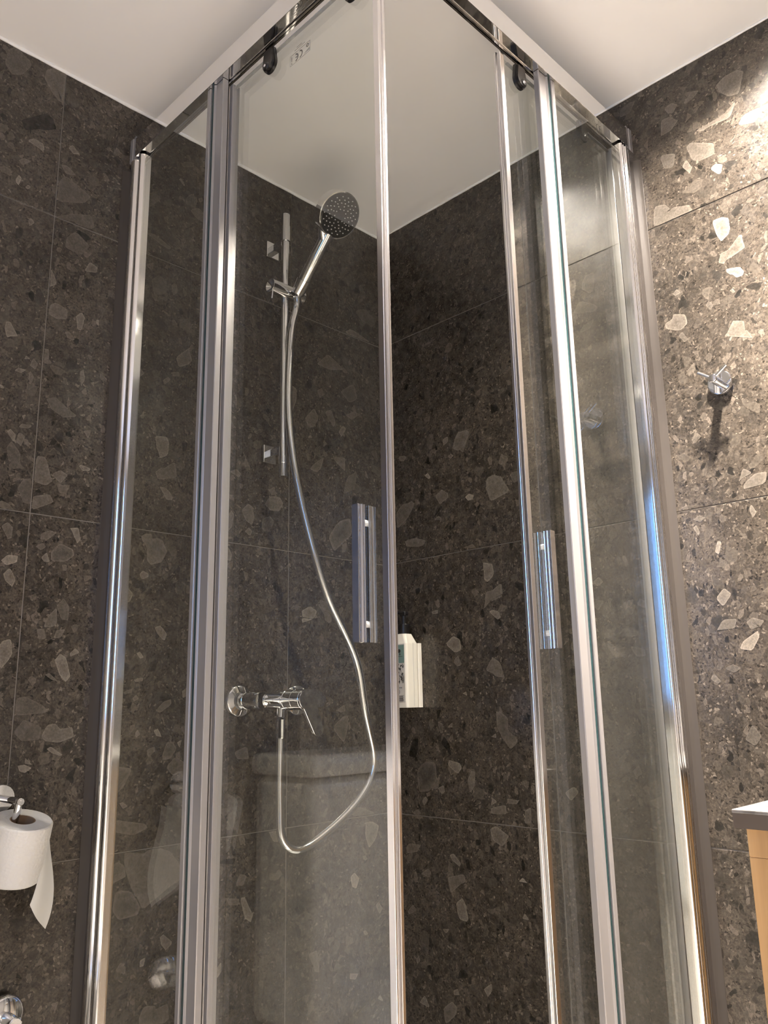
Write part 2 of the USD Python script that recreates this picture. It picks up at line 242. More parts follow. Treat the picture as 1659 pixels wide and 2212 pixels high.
#<STONES
STONES_L = [([(-0.6665,1.5467),(-0.6385,1.5495),(-0.634,1.5343),(-0.6354,1.5109),(-0.6521,1.5002),(-0.6589,1.5152)],0.21,0.13),
([(-0.6626,1.4692),(-0.6499,1.4807),(-0.6426,1.4809),(-0.6187,1.4998),(-0.6104,1.4665),(-0.6558,1.4543)],0.145,0.11),
([(-0.6515,1.4398),(-0.6406,1.4406),(-0.6268,1.4329),(-0.6189,1.4218),(-0.6223,1.4156),(-0.6346,1.4158),(-0.6424,1.4279)],0.21,0.13),
([(-0.6872,1.3325),(-0.676,1.3393),(-0.662,1.3412),(-0.6626,1.3303),(-0.6498,1.3341),(-0.6353,1.3294),(-0.6275,1.3085),(-0.6379,1.2856),(-0.6611,1.2767),(-0.6733,1.2882),(-0.672,1.3076),(-0.6797,1.3216)],0.145,0.11),
([(-0.6865,1.2562),(-0.6789,1.2647),(-0.666,1.2592),(-0.6667,1.2518),(-0.6802,1.2463)],0.21,0.13),
([(-0.7269,1.2225),(-0.7109,1.2311),(-0.6978,1.2167),(-0.7025,1.2009),(-0.7179,1.1997)],0.21,0.13),
([(-0.385,1.4469),(-0.3733,1.4637),(-0.343,1.47),(-0.332,1.4579),(-0.344,1.4346),(-0.3728,1.4352)],0.145,0.11),
([(-0.4483,1.4223),(-0.4316,1.4394),(-0.4171,1.4344),(-0.4136,1.4106),(-0.419,1.3928),(-0.4364,1.4)],0.145,0.11),
([(-0.4928,1.3778),(-0.4919,1.3943),(-0.4748,1.4182),(-0.4661,1.4076),(-0.4723,1.3806),(-0.4869,1.3657)],0.145,0.11),
([(-0.3917,1.4114),(-0.3696,1.4208),(-0.3588,1.4088),(-0.3661,1.3905),(-0.3838,1.3819),(-0.3928,1.3917)],0.105,0.088),
([(-0.4386,1.3757),(-0.4275,1.3868),(-0.4187,1.3784),(-0.4242,1.3669)],0.145,0.11),
([(-0.4969,1.3377),(-0.4791,1.3329),(-0.4692,1.3201),(-0.4729,1.3057),(-0.4839,1.3092),(-0.4951,1.324)],0.21,0.13),
([(-0.5593,1.2575),(-0.551,1.2727),(-0.5408,1.2737),(-0.5438,1.2511)],0.145,0.11),
([(-0.4828,1.5033),(-0.4649,1.514),(-0.4504,1.5045),(-0.4587,1.4944)],0.145,0.11),
([(-0.5638,1.4692),(-0.5484,1.4767),(-0.5451,1.4585),(-0.5633,1.4553)],0.145,0.11),
([(-0.9847,2.1221),(-0.9709,2.1338),(-0.9417,2.1609),(-0.9286,2.1601),(-0.9162,2.1383),(-0.9286,2.1288),(-0.9535,2.118),(-0.9763,2.1016)],0.016,0.012),
([(-1.025,2.114),(-1.0154,2.1168),(-1.0099,2.1029),(-1.0198,2.1039)],0.016,0.012),
([(-1.0259,2.2271),(-1.0201,2.2632),(-1.0055,2.278),(-0.9931,2.2667),(-0.9788,2.2619),(-0.9756,2.2502),(-0.9916,2.2199),(-1.0132,2.2081)],0.105,0.088),
([(-0.948,2.2435),(-0.9457,2.2602),(-0.93,2.2755),(-0.9032,2.2778),(-0.904,2.1876),(-0.9124,2.2022),(-0.9329,2.2179)],0.145,0.11),
([(-0.9703,2.0838),(-0.9586,2.094),(-0.9399,2.0919),(-0.9364,2.0778),(-0.9456,2.0757)],0.21,0.13),
([(-0.9851,1.9909),(-0.9805,2.002),(-0.9745,1.9973),(-0.9776,1.9805),(-0.9833,1.9828)],0.27,0.2),
([(-0.8899,2.1101),(-0.882,2.1197),(-0.8662,2.106),(-0.8805,2.0986)],0.21,0.13),
([(-0.839,1.8521),(-0.8285,1.8783),(-0.8132,1.8726),(-0.8135,1.8581)],0.2,0.09),
([(-0.9666,1.9819),(-0.9616,1.9895),(-0.9558,1.9871),(-0.9608,1.9796)],0.21,0.13),
([(-0.9169,2.0057),(-0.8913,2.0446),(-0.856,2.0295),(-0.8356,2.0229),(-0.8491,2.0005),(-0.901,1.9818)],0.105,0.088),
([(-0.9022,2.0633),(-0.8881,2.0677),(-0.8701,2.055),(-0.8915,2.0472)],0.145,0.11),
([(-0.9011,1.9505),(-0.8665,1.9686),(-0.8328,1.981),(-0.8234,1.953),(-0.8651,1.9481)],0.105,0.088),
([(-0.983,2.0329),(-0.9727,2.0433),(-0.959,2.0425),(-0.9757,2.025)],0.145,0.11),
([(-0.9557,1.9159),(-0.9484,1.9229),(-0.9443,1.9134),(-0.9514,1.904)],0.21,0.13),
([(-0.8794,1.9133),(-0.8615,1.9313),(-0.8308,1.9128),(-0.8461,1.8855),(-0.8799,1.8872)],0.105,0.088),
([(-0.9054,1.8064),(-0.9038,1.832),(-0.8903,1.8046),(-0.9033,1.7947)],0.21,0.13),
([(-0.9796,1.6839),(-0.9779,1.6969),(-0.9706,1.6994),(-0.9543,1.6744),(-0.9664,1.6715),(-0.9735,1.6661)],0.21,0.13),
([(-0.8504,1.7487),(-0.8407,1.7621),(-0.8293,1.7525),(-0.836,1.7256),(-0.8444,1.724)],0.21,0.13),
([(-0.9009,1.7578),(-0.8892,1.7663),(-0.8657,1.7568),(-0.8665,1.7388),(-0.8827,1.7333),(-0.9033,1.7372)],0.145,0.11),
([(-0.8078,1.7575),(-0.8024,1.7594),(-0.8028,1.7479),(-0.8071,1.7475)],0.27,0.2),
([(-0.8697,1.7113),(-0.8607,1.7154),(-0.8482,1.7029),(-0.8511,1.6987),(-0.8617,1.7008)],0.145,0.11),
([(-0.9059,1.6653),(-0.8969,1.6659),(-0.8945,1.6474),(-0.9042,1.6435)],0.145,0.11),
([(-0.9301,1.6243),(-0.9236,1.6409),(-0.9162,1.6326),(-0.9171,1.6197)],0.145,0.11),
([(-0.9563,1.6064),(-0.9485,1.6148),(-0.9332,1.6151),(-0.9438,1.6048)],0.21,0.13),
([(-0.931,1.5991),(-0.9274,1.6147),(-0.9198,1.6043),(-0.9235,1.5898)],0.145,0.11),
([(-0.9405,1.6337),(-0.9355,1.6436),(-0.9301,1.6368)],0.21,0.13),
([(-0.9785,1.5737),(-0.973,1.5732),(-0.9707,1.5678),(-0.9779,1.5659)],0.27,0.2),
([(-0.8724,1.4994),(-0.8662,1.5101),(-0.856,1.5083),(-0.8568,1.4915),(-0.8646,1.4888)],0.04,0.035),
([(-0.9078,1.4523),(-0.8878,1.4564),(-0.8708,1.4114),(-0.8817,1.4015),(-0.904,1.4054)],0.145,0.11),
([(-0.8737,1.4249),(-0.8568,1.4362),(-0.8422,1.4288),(-0.8549,1.4102)],0.145,0.11),
([(-0.9066,1.3775),(-0.8747,1.3868),(-0.8639,1.3727),(-0.9046,1.3525)],0.145,0.11),
([(-0.8189,1.5219),(-0.8033,1.5255),(-0.8085,1.5073)],0.145,0.11),
([(-0.8225,1.4531),(-0.7983,1.4505),(-0.8022,1.4446),(-0.8146,1.4433)],0.21,0.13),
([(-0.9594,1.4888),(-0.9517,1.4965),(-0.9424,1.4847),(-0.9451,1.4723),(-0.9541,1.4802)],0.21,0.13),
([(-0.9425,1.4748),(-0.9383,1.4916),(-0.9257,1.4865),(-0.9326,1.467)],0.145,0.11),
([(-0.9577,1.4578),(-0.9498,1.4732),(-0.931,1.4476),(-0.9317,1.4336),(-0.952,1.4335)],0.105,0.088),
([(-0.935,1.3843),(-0.9238,1.4057),(-0.9092,1.4104),(-0.9072,1.3618),(-0.9206,1.3654)],0.105,0.088),
([(-0.9602,1.3609),(-0.9456,1.3576),(-0.932,1.3482),(-0.9589,1.346)],0.145,0.11),
([(-0.9401,1.5012),(-0.9342,1.5096),(-0.9152,1.51),(-0.9222,1.5023)],0.145,0.11),
([(-0.8944,1.5675),(-0.8791,1.5757),(-0.8537,1.5611),(-0.8321,1.5474),(-0.8602,1.5385),(-0.8873,1.5527)],0.105,0.088),
([(-0.8333,1.6395),(-0.8263,1.6459),(-0.8217,1.6253),(-0.83,1.6079)],0.145,0.11),
([(-0.9543,1.3159),(-0.9446,1.3239),(-0.9347,1.3187),(-0.9339,1.2969),(-0.942,1.2937)],0.145,0.11),
([(-0.8856,1.3099),(-0.8707,1.3186),(-0.8559,1.3161),(-0.8695,1.303),(-0.8837,1.3)],0.145,0.11),
([(-0.8317,1.3297),(-0.8143,1.3321),(-0.8093,1.3107),(-0.8146,1.3019),(-0.8239,1.318)],0.21,0.13),
([(-0.8632,1.2634),(-0.8614,1.2837),(-0.8467,1.2991),(-0.8231,1.2906),(-0.8199,1.2772),(-0.8351,1.2642)],0.14,0.06),
([(-0.8925,1.2867),(-0.88,1.2949),(-0.8729,1.2891),(-0.8811,1.2803)],0.145,0.11),
([(-0.8802,1.2682),(-0.87,1.2794),(-0.8641,1.2611),(-0.8752,1.261)],0.21,0.13),
([(-0.951,1.2538),(-0.9397,1.2658),(-0.9229,1.2656),(-0.922,1.2548),(-0.9381,1.2477)],0.27,0.2),
([(-0.9449,1.231),(-0.9337,1.2439),(-0.9216,1.2247),(-0.9266,1.2093),(-0.94,1.2209)],0.21,0.13),
([(-0.8415,1.259),(-0.8325,1.2599),(-0.8317,1.2488),(-0.8396,1.248)],0.145,0.11),
([(-0.8663,1.146),(-0.859,1.1648),(-0.8448,1.181),(-0.8427,1.1527),(-0.8488,1.1459)],0.145,0.11),
([(-0.8451,1.1853),(-0.8327,1.1995),(-0.8225,1.1847),(-0.8205,1.1561),(-0.8365,1.1596)],0.105,0.088),
([(-0.8788,1.1401),(-0.8638,1.1408),(-0.8603,1.1238),(-0.8731,1.1212)],0.145,0.11),
([(-0.8472,1.1244),(-0.8439,1.1396),(-0.8263,1.1427),(-0.8341,1.1271)],0.145,0.11),
([(-0.8442,1.0838),(-0.8342,1.0979),(-0.8214,1.0908),(-0.8113,1.0587),(-0.8194,1.0479),(-0.8292,1.0606)],0.21,0.13),
([(-0.939,1.1144),(-0.9213,1.1213),(-0.9153,1.0987),(-0.9223,1.0841),(-0.935,1.0676)],0.21,0.13),
([(-0.8597,1.0603),(-0.8492,1.0636),(-0.8316,1.0479),(-0.8461,1.052)],0.145,0.11),
([(-0.9075,1.017),(-0.8967,1.023),(-0.8579,1.0083),(-0.8462,0.9957),(-0.9062,0.9888)],0.105,0.088),
([(-0.8569,0.955),(-0.8468,0.9751),(-0.834,0.9768),(-0.8181,0.968),(-0.8049,0.9696),(-0.797,0.9526),(-0.8208,0.9453),(-0.8467,0.9465)],0.145,0.11),
([(-0.9042,0.9648),(-0.8895,0.9844),(-0.8592,0.9714),(-0.8577,0.951),(-0.8845,0.9481)],0.105,0.088),
([(-0.8458,0.9342),(-0.8375,0.9379),(-0.8159,0.9235),(-0.819,0.9216),(-0.8345,0.9255)],0.21,0.13),
([(-0.8935,0.9089),(-0.8814,0.9102),(-0.8685,0.9034),(-0.8803,0.8963),(-0.8886,0.8988)],0.27,0.2),
([(-0.8815,0.9122),(-0.8813,0.922),(-0.8669,0.9093)],0.21,0.13),
([(-0.8812,1.1699),(-0.8775,1.1777),(-0.8677,1.1772),(-0.8724,1.1683)],0.016,0.012),
([(-0.8153,1.0996),(-0.8057,1.1086),(-0.7972,1.1012),(-0.8116,1.0953)],0.21,0.13),
([(-0.6338,2.2002),(-0.6252,2.2107),(-0.6025,2.2206),(-0.602,2.2086),(-0.6275,2.1943)],0.14,0.08),
([(-0.578,2.2361),(-0.5607,2.2449),(-0.5586,2.2303),(-0.5774,2.2209)],0.145,0.11),
([(-0.638,2.1589),(-0.6323,2.1647),(-0.6212,2.1535),(-0.624,2.1477)],0.27,0.2),
([(-0.7308,2.0836),(-0.6994,2.0984),(-0.6776,2.0913),(-0.703,2.0593),(-0.7299,2.0414)],0.105,0.088),
([(-0.6169,2.1226),(-0.6038,2.1392),(-0.588,2.13),(-0.5933,2.1065),(-0.6146,2.1057)],0.12,0.07),
([(-0.6052,2.098),(-0.5841,2.1106),(-0.5553,2.0933),(-0.5674,2.0805),(-0.5892,2.0813)],0.145,0.11),
([(-0.7163,1.9939),(-0.6944,2.0005),(-0.6479,1.9859),(-0.6533,1.9766),(-0.6821,1.9802)],0.145,0.11),
([(-0.5866,2.1337),(-0.576,2.1417),(-0.5741,2.1334),(-0.5816,2.1254)],0.21,0.13),
([(-0.6929,1.8895),(-0.6756,1.9071),(-0.6554,1.8981),(-0.6568,1.8698),(-0.6843,1.857)],0.105,0.088),
([(-0.6438,1.8969),(-0.6326,1.9039),(-0.6287,1.8828),(-0.6397,1.8704)],0.145,0.11),
([(-0.6816,1.8036),(-0.6711,1.8153),(-0.6477,1.796),(-0.6499,1.783),(-0.6695,1.7834)],0.05,0.03),
([(-0.6231,1.8207),(-0.6,1.8285),(-0.5905,1.8121),(-0.6047,1.7991),(-0.6223,1.8044)],0.105,0.088),
([(-0.6249,1.7326),(-0.6139,1.744),(-0.5944,1.7637),(-0.5874,1.7356),(-0.5928,1.7258),(-0.6154,1.7124)],0.18,0.1),
([(-0.7215,1.6726),(-0.7118,1.687),(-0.6978,1.6742),(-0.7066,1.6639),(-0.7196,1.6616)],0.21,0.13),
([(-0.6345,1.6948),(-0.6178,1.7009),(-0.6159,1.6907),(-0.6313,1.6864)],0.145,0.11),
([(-0.6556,1.6703),(-0.6424,1.6833),(-0.6378,1.6753),(-0.6497,1.6627)],0.145,0.11),
([(-0.705,1.7321),(-0.6974,1.741),(-0.6997,1.7337)],0.27,0.2),
([(-0.6194,2.0414),(-0.5975,2.0598),(-0.5886,2.0667),(-0.615,2.0419)],0.016,0.012),
([(-0.7069,1.9199),(-0.6881,1.9315),(-0.6925,1.909)],0.145,0.11),
([(-0.145,1.9442),(-0.11,1.9663),(-0.0269,1.9449)],0.21,0.13),
([(-0.2324,1.8321),(-0.1897,1.8735),(-0.138,1.8431),(-0.1898,1.8241)],0.145,0.11),
([(-0.1568,1.7759),(-0.1119,1.8107),(-0.0909,1.7767),(-0.1179,1.7553)],0.13,0.08),
([(-0.2323,1.7599),(-0.215,1.7725),(-0.2026,1.7597),(-0.2225,1.7445)],0.145,0.11),
([(-0.2682,1.6801),(-0.2395,1.7145),(-0.2249,1.6905),(-0.2395,1.6637),(-0.2633,1.662)],0.145,0.11),
([(-0.2052,1.7111),(-0.1852,1.7221),(-0.1677,1.6923),(-0.1753,1.6785)],0.145,0.11),
([(-0.1366,1.7199),(-0.1075,1.7373),(-0.0835,1.7328),(-0.1131,1.7133)],0.145,0.11),
([(-0.1576,1.6706),(-0.1447,1.6897),(-0.1318,1.6846),(-0.1501,1.6564)],0.21,0.13),
([(-0.2128,1.6191),(-0.1756,1.6369),(-0.2005,1.6061)],0.016,0.012),
([(-0.1939,1.3946),(-0.1668,1.432),(-0.1215,1.4539),(-0.1143,1.4126),(-0.1474,1.3856),(-0.1771,1.3597)],0.15,0.06),
([(-0.1463,1.5078),(-0.1305,1.5574),(-0.0992,1.5751),(-0.105,1.5305)],0.105,0.088),
([(-0.277,1.2111),(-0.2523,1.2232),(-0.2295,1.2142),(-0.2386,1.1962),(-0.2747,1.1941)],0.21,0.13),
([(-0.2249,1.2393),(-0.2015,1.2374),(-0.1874,1.2134),(-0.2109,1.2155)],0.145,0.11),
([(-0.1157,1.5091),(-0.0922,1.513),(-0.1109,1.4748)],0.016,0.012),
([(-0.1808,1.5985),(-0.1403,1.6068),(-0.1355,1.5682)],0.145,0.11),
([(-0.2488,1.5619),(-0.2103,1.5925),(-0.2249,1.5513)],0.145,0.11),
([(-0.3109,1.7544),(-0.2922,1.7478),(-0.2966,1.7156),(-0.3102,1.6815)],0.21,0.13),
([(-0.0983,2.0225),(-0.059,2.045),(-0.0197,2.0138),(-0.0373,1.9946),(-0.071,2.0011)],0.105,0.088),
([(-0.0898,1.8548),(-0.076,1.8652),(-0.0735,1.8488)],0.016,0.012),
([(-0.6462,1.1559),(-0.6339,1.159),(-0.6192,1.1424),(-0.6255,1.1286),(-0.6428,1.1438)],0.21,0.13),
([(-0.685,1.1035),(-0.6773,1.1061),(-0.6675,1.0969),(-0.6752,1.0931)],0.27,0.2),
([(-0.6875,1.0539),(-0.668,1.0576),(-0.6677,1.0517),(-0.6833,1.0492)],0.21,0.13),
([(-0.7068,1.0306),(-0.6879,1.0375),(-0.6887,1.0294),(-0.7052,1.026)],0.145,0.11),
([(-0.7303,1.025),(-0.723,1.0272),(-0.7008,1.0167),(-0.7068,1.0099),(-0.727,1.0113)],0.145,0.11),
([(-0.6869,1.0201),(-0.6794,1.0258),(-0.6738,1.0188),(-0.6839,1.0131)],0.21,0.13),
([(-0.5812,1.0326),(-0.5636,1.0437),(-0.56,1.0277),(-0.5783,1.0192)],0.21,0.13),
([(-0.638,0.9949),(-0.6226,1.0112),(-0.6063,1.017),(-0.6044,1.0062),(-0.627,0.9911)],0.145,0.11),
([(-0.6401,0.9575),(-0.631,0.9619),(-0.6221,0.9452),(-0.633,0.9479)],0.27,0.2),
([(-0.6191,0.9124),(-0.6107,0.9353),(-0.597,0.9359),(-0.5881,0.9225),(-0.6011,0.9045),(-0.6173,0.9031)],0.14,0.09),
([(-0.6112,0.8888),(-0.5902,0.9074),(-0.5717,0.8981),(-0.5682,0.8814),(-0.5941,0.8715)],0.145,0.11),
([(-0.5886,0.9344),(-0.5776,0.9386),(-0.5825,0.9223)],0.27,0.2),
([(-0.5815,0.9638),(-0.5646,0.9645),(-0.5709,0.9455)],0.145,0.11),
([(-0.6529,0.9234),(-0.6373,0.9284),(-0.6343,0.9202),(-0.6496,0.9095)],0.145,0.11),
([(-0.7344,0.8923),(-0.7151,0.8977),(-0.6796,0.8909),(-0.7002,0.8547),(-0.7308,0.8357)],0.145,0.11),
([(-0.6196,0.8402),(-0.5938,0.8668),(-0.5908,0.8597),(-0.6143,0.8409)],0.016,0.012),
([(-0.7037,0.831),(-0.6964,0.8336),(-0.6859,0.825),(-0.6957,0.8215)],0.21,0.13),
([(-0.72,0.7981),(-0.7044,0.8018),(-0.6459,0.7901),(-0.6454,0.7813),(-0.673,0.7735),(-0.7157,0.787)],0.145,0.11),
([(-0.7305,0.9473),(-0.7222,0.9525),(-0.7191,0.9423),(-0.7274,0.9371)],0.145,0.11),
([(-0.5627,0.9886),(-0.5543,0.9933),(-0.5494,0.981),(-0.5596,0.9813)],0.21,0.13),
([(-0.6782,0.9565),(-0.6732,0.9609),(-0.6675,0.9516),(-0.6776,0.9474)],0.21,0.13),
([(-0.6219,1.1696),(-0.6134,1.17),(-0.6132,1.1651)],0.27,0.2),
([(-0.2749,1.2034),(-0.2655,1.2138),(-0.24,1.2167),(-0.2287,1.1989),(-0.2623,1.1884),(-0.2748,1.1841)],0.24,0.11),
([(-0.2271,1.2287),(-0.2008,1.2381),(-0.1843,1.194),(-0.191,1.1874),(-0.2075,1.1952),(-0.2075,1.2076)],0.145,0.11),
([(-0.164,1.2205),(-0.1519,1.2302),(-0.1469,1.2216),(-0.1572,1.2082)],0.145,0.11),
([(-0.1822,0.9511),(-0.1457,0.9763),(-0.1323,0.9736),(-0.1361,0.94),(-0.1497,0.912)],0.13,0.08),
([(-0.1689,0.9888),(-0.1455,1.0005),(-0.1423,0.9859),(-0.159,0.9814)],0.145,0.11),
([(-0.4065,1.095),(-0.3953,1.0975),(-0.3952,1.0885),(-0.405,1.0883)],0.016,0.012),
([(-0.4533,0.9088),(-0.4217,0.9199),(-0.4156,0.8928),(-0.445,0.8945)],0.145,0.11),
([(-0.1172,1.0941),(-0.0889,1.1124),(-0.0821,1.0948),(-0.1139,1.0817)],0.145,0.11),
([(-0.3417,1.1733),(-0.3206,1.1602),(-0.3356,1.1619)],0.145,0.11),
([(-0.0845,0.7323),(-0.0631,0.734),(-0.0359,0.7191),(-0.0483,0.6941),(-0.0682,0.6768),(-0.0831,0.7008)],0.21,0.13),
([(-0.1312,0.6215),(-0.1181,0.6297),(-0.1035,0.6136),(-0.1131,0.5949),(-0.1259,0.5995)],0.27,0.2),
([(-0.4308,0.6269),(-0.4177,0.627),(-0.3977,0.5924),(-0.4047,0.5759),(-0.4197,0.5896)],0.21,0.13),
([(-0.3629,0.7455),(-0.3345,0.7435),(-0.3358,0.7211),(-0.35,0.7228)],0.21,0.13),
([(-0.4444,0.7571),(-0.4328,0.758),(-0.4217,0.7292),(-0.4319,0.7259)],0.145,0.11),
([(-0.468,0.633),(-0.4322,0.6271),(-0.4347,0.6143),(-0.4606,0.6208)],0.145,0.11),
([(-0.4882,0.6975),(-0.4688,0.7059),(-0.4444,0.7026),(-0.4484,0.692)],0.016,0.012),
([(-0.1388,0.4262),(-0.1101,0.4199),(-0.1175,0.4096),(-0.1354,0.4135)],0.27,0.2),
([(-0.0521,0.356),(-0.0405,0.363),(-0.0333,0.3467)],0.27,0.2),
([(-0.0941,0.502),(-0.0848,0.504),(-0.0774,0.4939),(-0.0887,0.4936)],0.27,0.2),
([(-0.4885,0.5046),(-0.474,0.5183),(-0.4708,0.5028),(-0.4813,0.4915)],0.27,0.2),
([(-0.0535,0.5499),(-0.0417,0.5568),(-0.0304,0.5409),(-0.0404,0.5286)],0.21,0.13),
([(-0.2547,0.4882),(-0.2282,0.4898),(-0.2215,0.4465),(-0.2382,0.4525)],0.145,0.11),
([(-0.4536,0.4383),(-0.4383,0.4346),(-0.4381,0.4283),(-0.4521,0.4317)],0.016,0.012),
([(-0.4149,0.5734),(-0.4046,0.5692),(-0.4103,0.5659)],0.016,0.012),
([(-0.1314,0.7606),(-0.1049,0.7685),(-0.0431,0.7492),(-0.124,0.7495)],0.145,0.11),
([(-0.4334,0.6719),(-0.4157,0.6671),(-0.424,0.6481),(-0.4416,0.6553)],0.145,0.11),
([(-0.0933,0.6607),(-0.0838,0.662),(-0.0763,0.6532),(-0.0859,0.6494)],0.21,0.13),
([(-0.2845,0.5749),(-0.2748,0.5756),(-0.2812,0.5674)],0.016,0.012),
([(-0.2899,0.833),(-0.2765,0.8344),(-0.273,0.8217),(-0.2848,0.8226)],0.145,0.11),
([(-0.7046,0.6578),(-0.7018,0.68),(-0.692,0.6821),(-0.6681,0.6761),(-0.6509,0.6443),(-0.6573,0.6353),(-0.6941,0.6333)],0.13,0.06),
([(-0.6882,0.7315),(-0.6875,0.7475),(-0.6491,0.738),(-0.632,0.7494),(-0.5952,0.7371),(-0.5757,0.7146),(-0.5594,0.6863),(-0.5922,0.673),(-0.6167,0.6591),(-0.6456,0.6419),(-0.67,0.6793),(-0.6817,0.7072)],0.13,0.115),
([(-0.608,0.59),(-0.601,0.5931),(-0.5821,0.5733),(-0.596,0.5637),(-0.6055,0.575)],0.21,0.13),
([(-0.7316,0.7117),(-0.7001,0.7331),(-0.686,0.7224),(-0.6832,0.7031),(-0.7109,0.6943),(-0.7288,0.6942)],0.145,0.11),
([(-0.6864,0.5055),(-0.6785,0.5104),(-0.667,0.5105),(-0.6683,0.5039),(-0.6813,0.5015)],0.016,0.012),
([(-0.7074,0.5334),(-0.6978,0.534),(-0.691,0.5284),(-0.699,0.5268)],0.04,0.03),
([(-0.6392,0.6191),(-0.6317,0.609),(-0.6258,0.5949),(-0.6349,0.6024)],0.04,0.03),
([(-0.6463,0.7035),(-0.6301,0.7131),(-0.6295,0.7011),(-0.638,0.6957)],0.21,0.13),
([(-0.6473,0.5465),(-0.6463,0.559),(-0.6361,0.5611),(-0.6388,0.5475)],0.27,0.2),
([(-0.694,0.551),(-0.6865,0.5618),(-0.6744,0.5523),(-0.6754,0.5414)],0.145,0.11),
([(-0.6444,0.4638),(-0.6353,0.4809),(-0.6126,0.4726),(-0.5864,0.4748),(-0.5849,0.4419),(-0.6423,0.4547)],0.145,0.11),
([(-0.7237,0.4916),(-0.7178,0.4968),(-0.7127,0.4915),(-0.7171,0.4859)],0.21,0.13)]
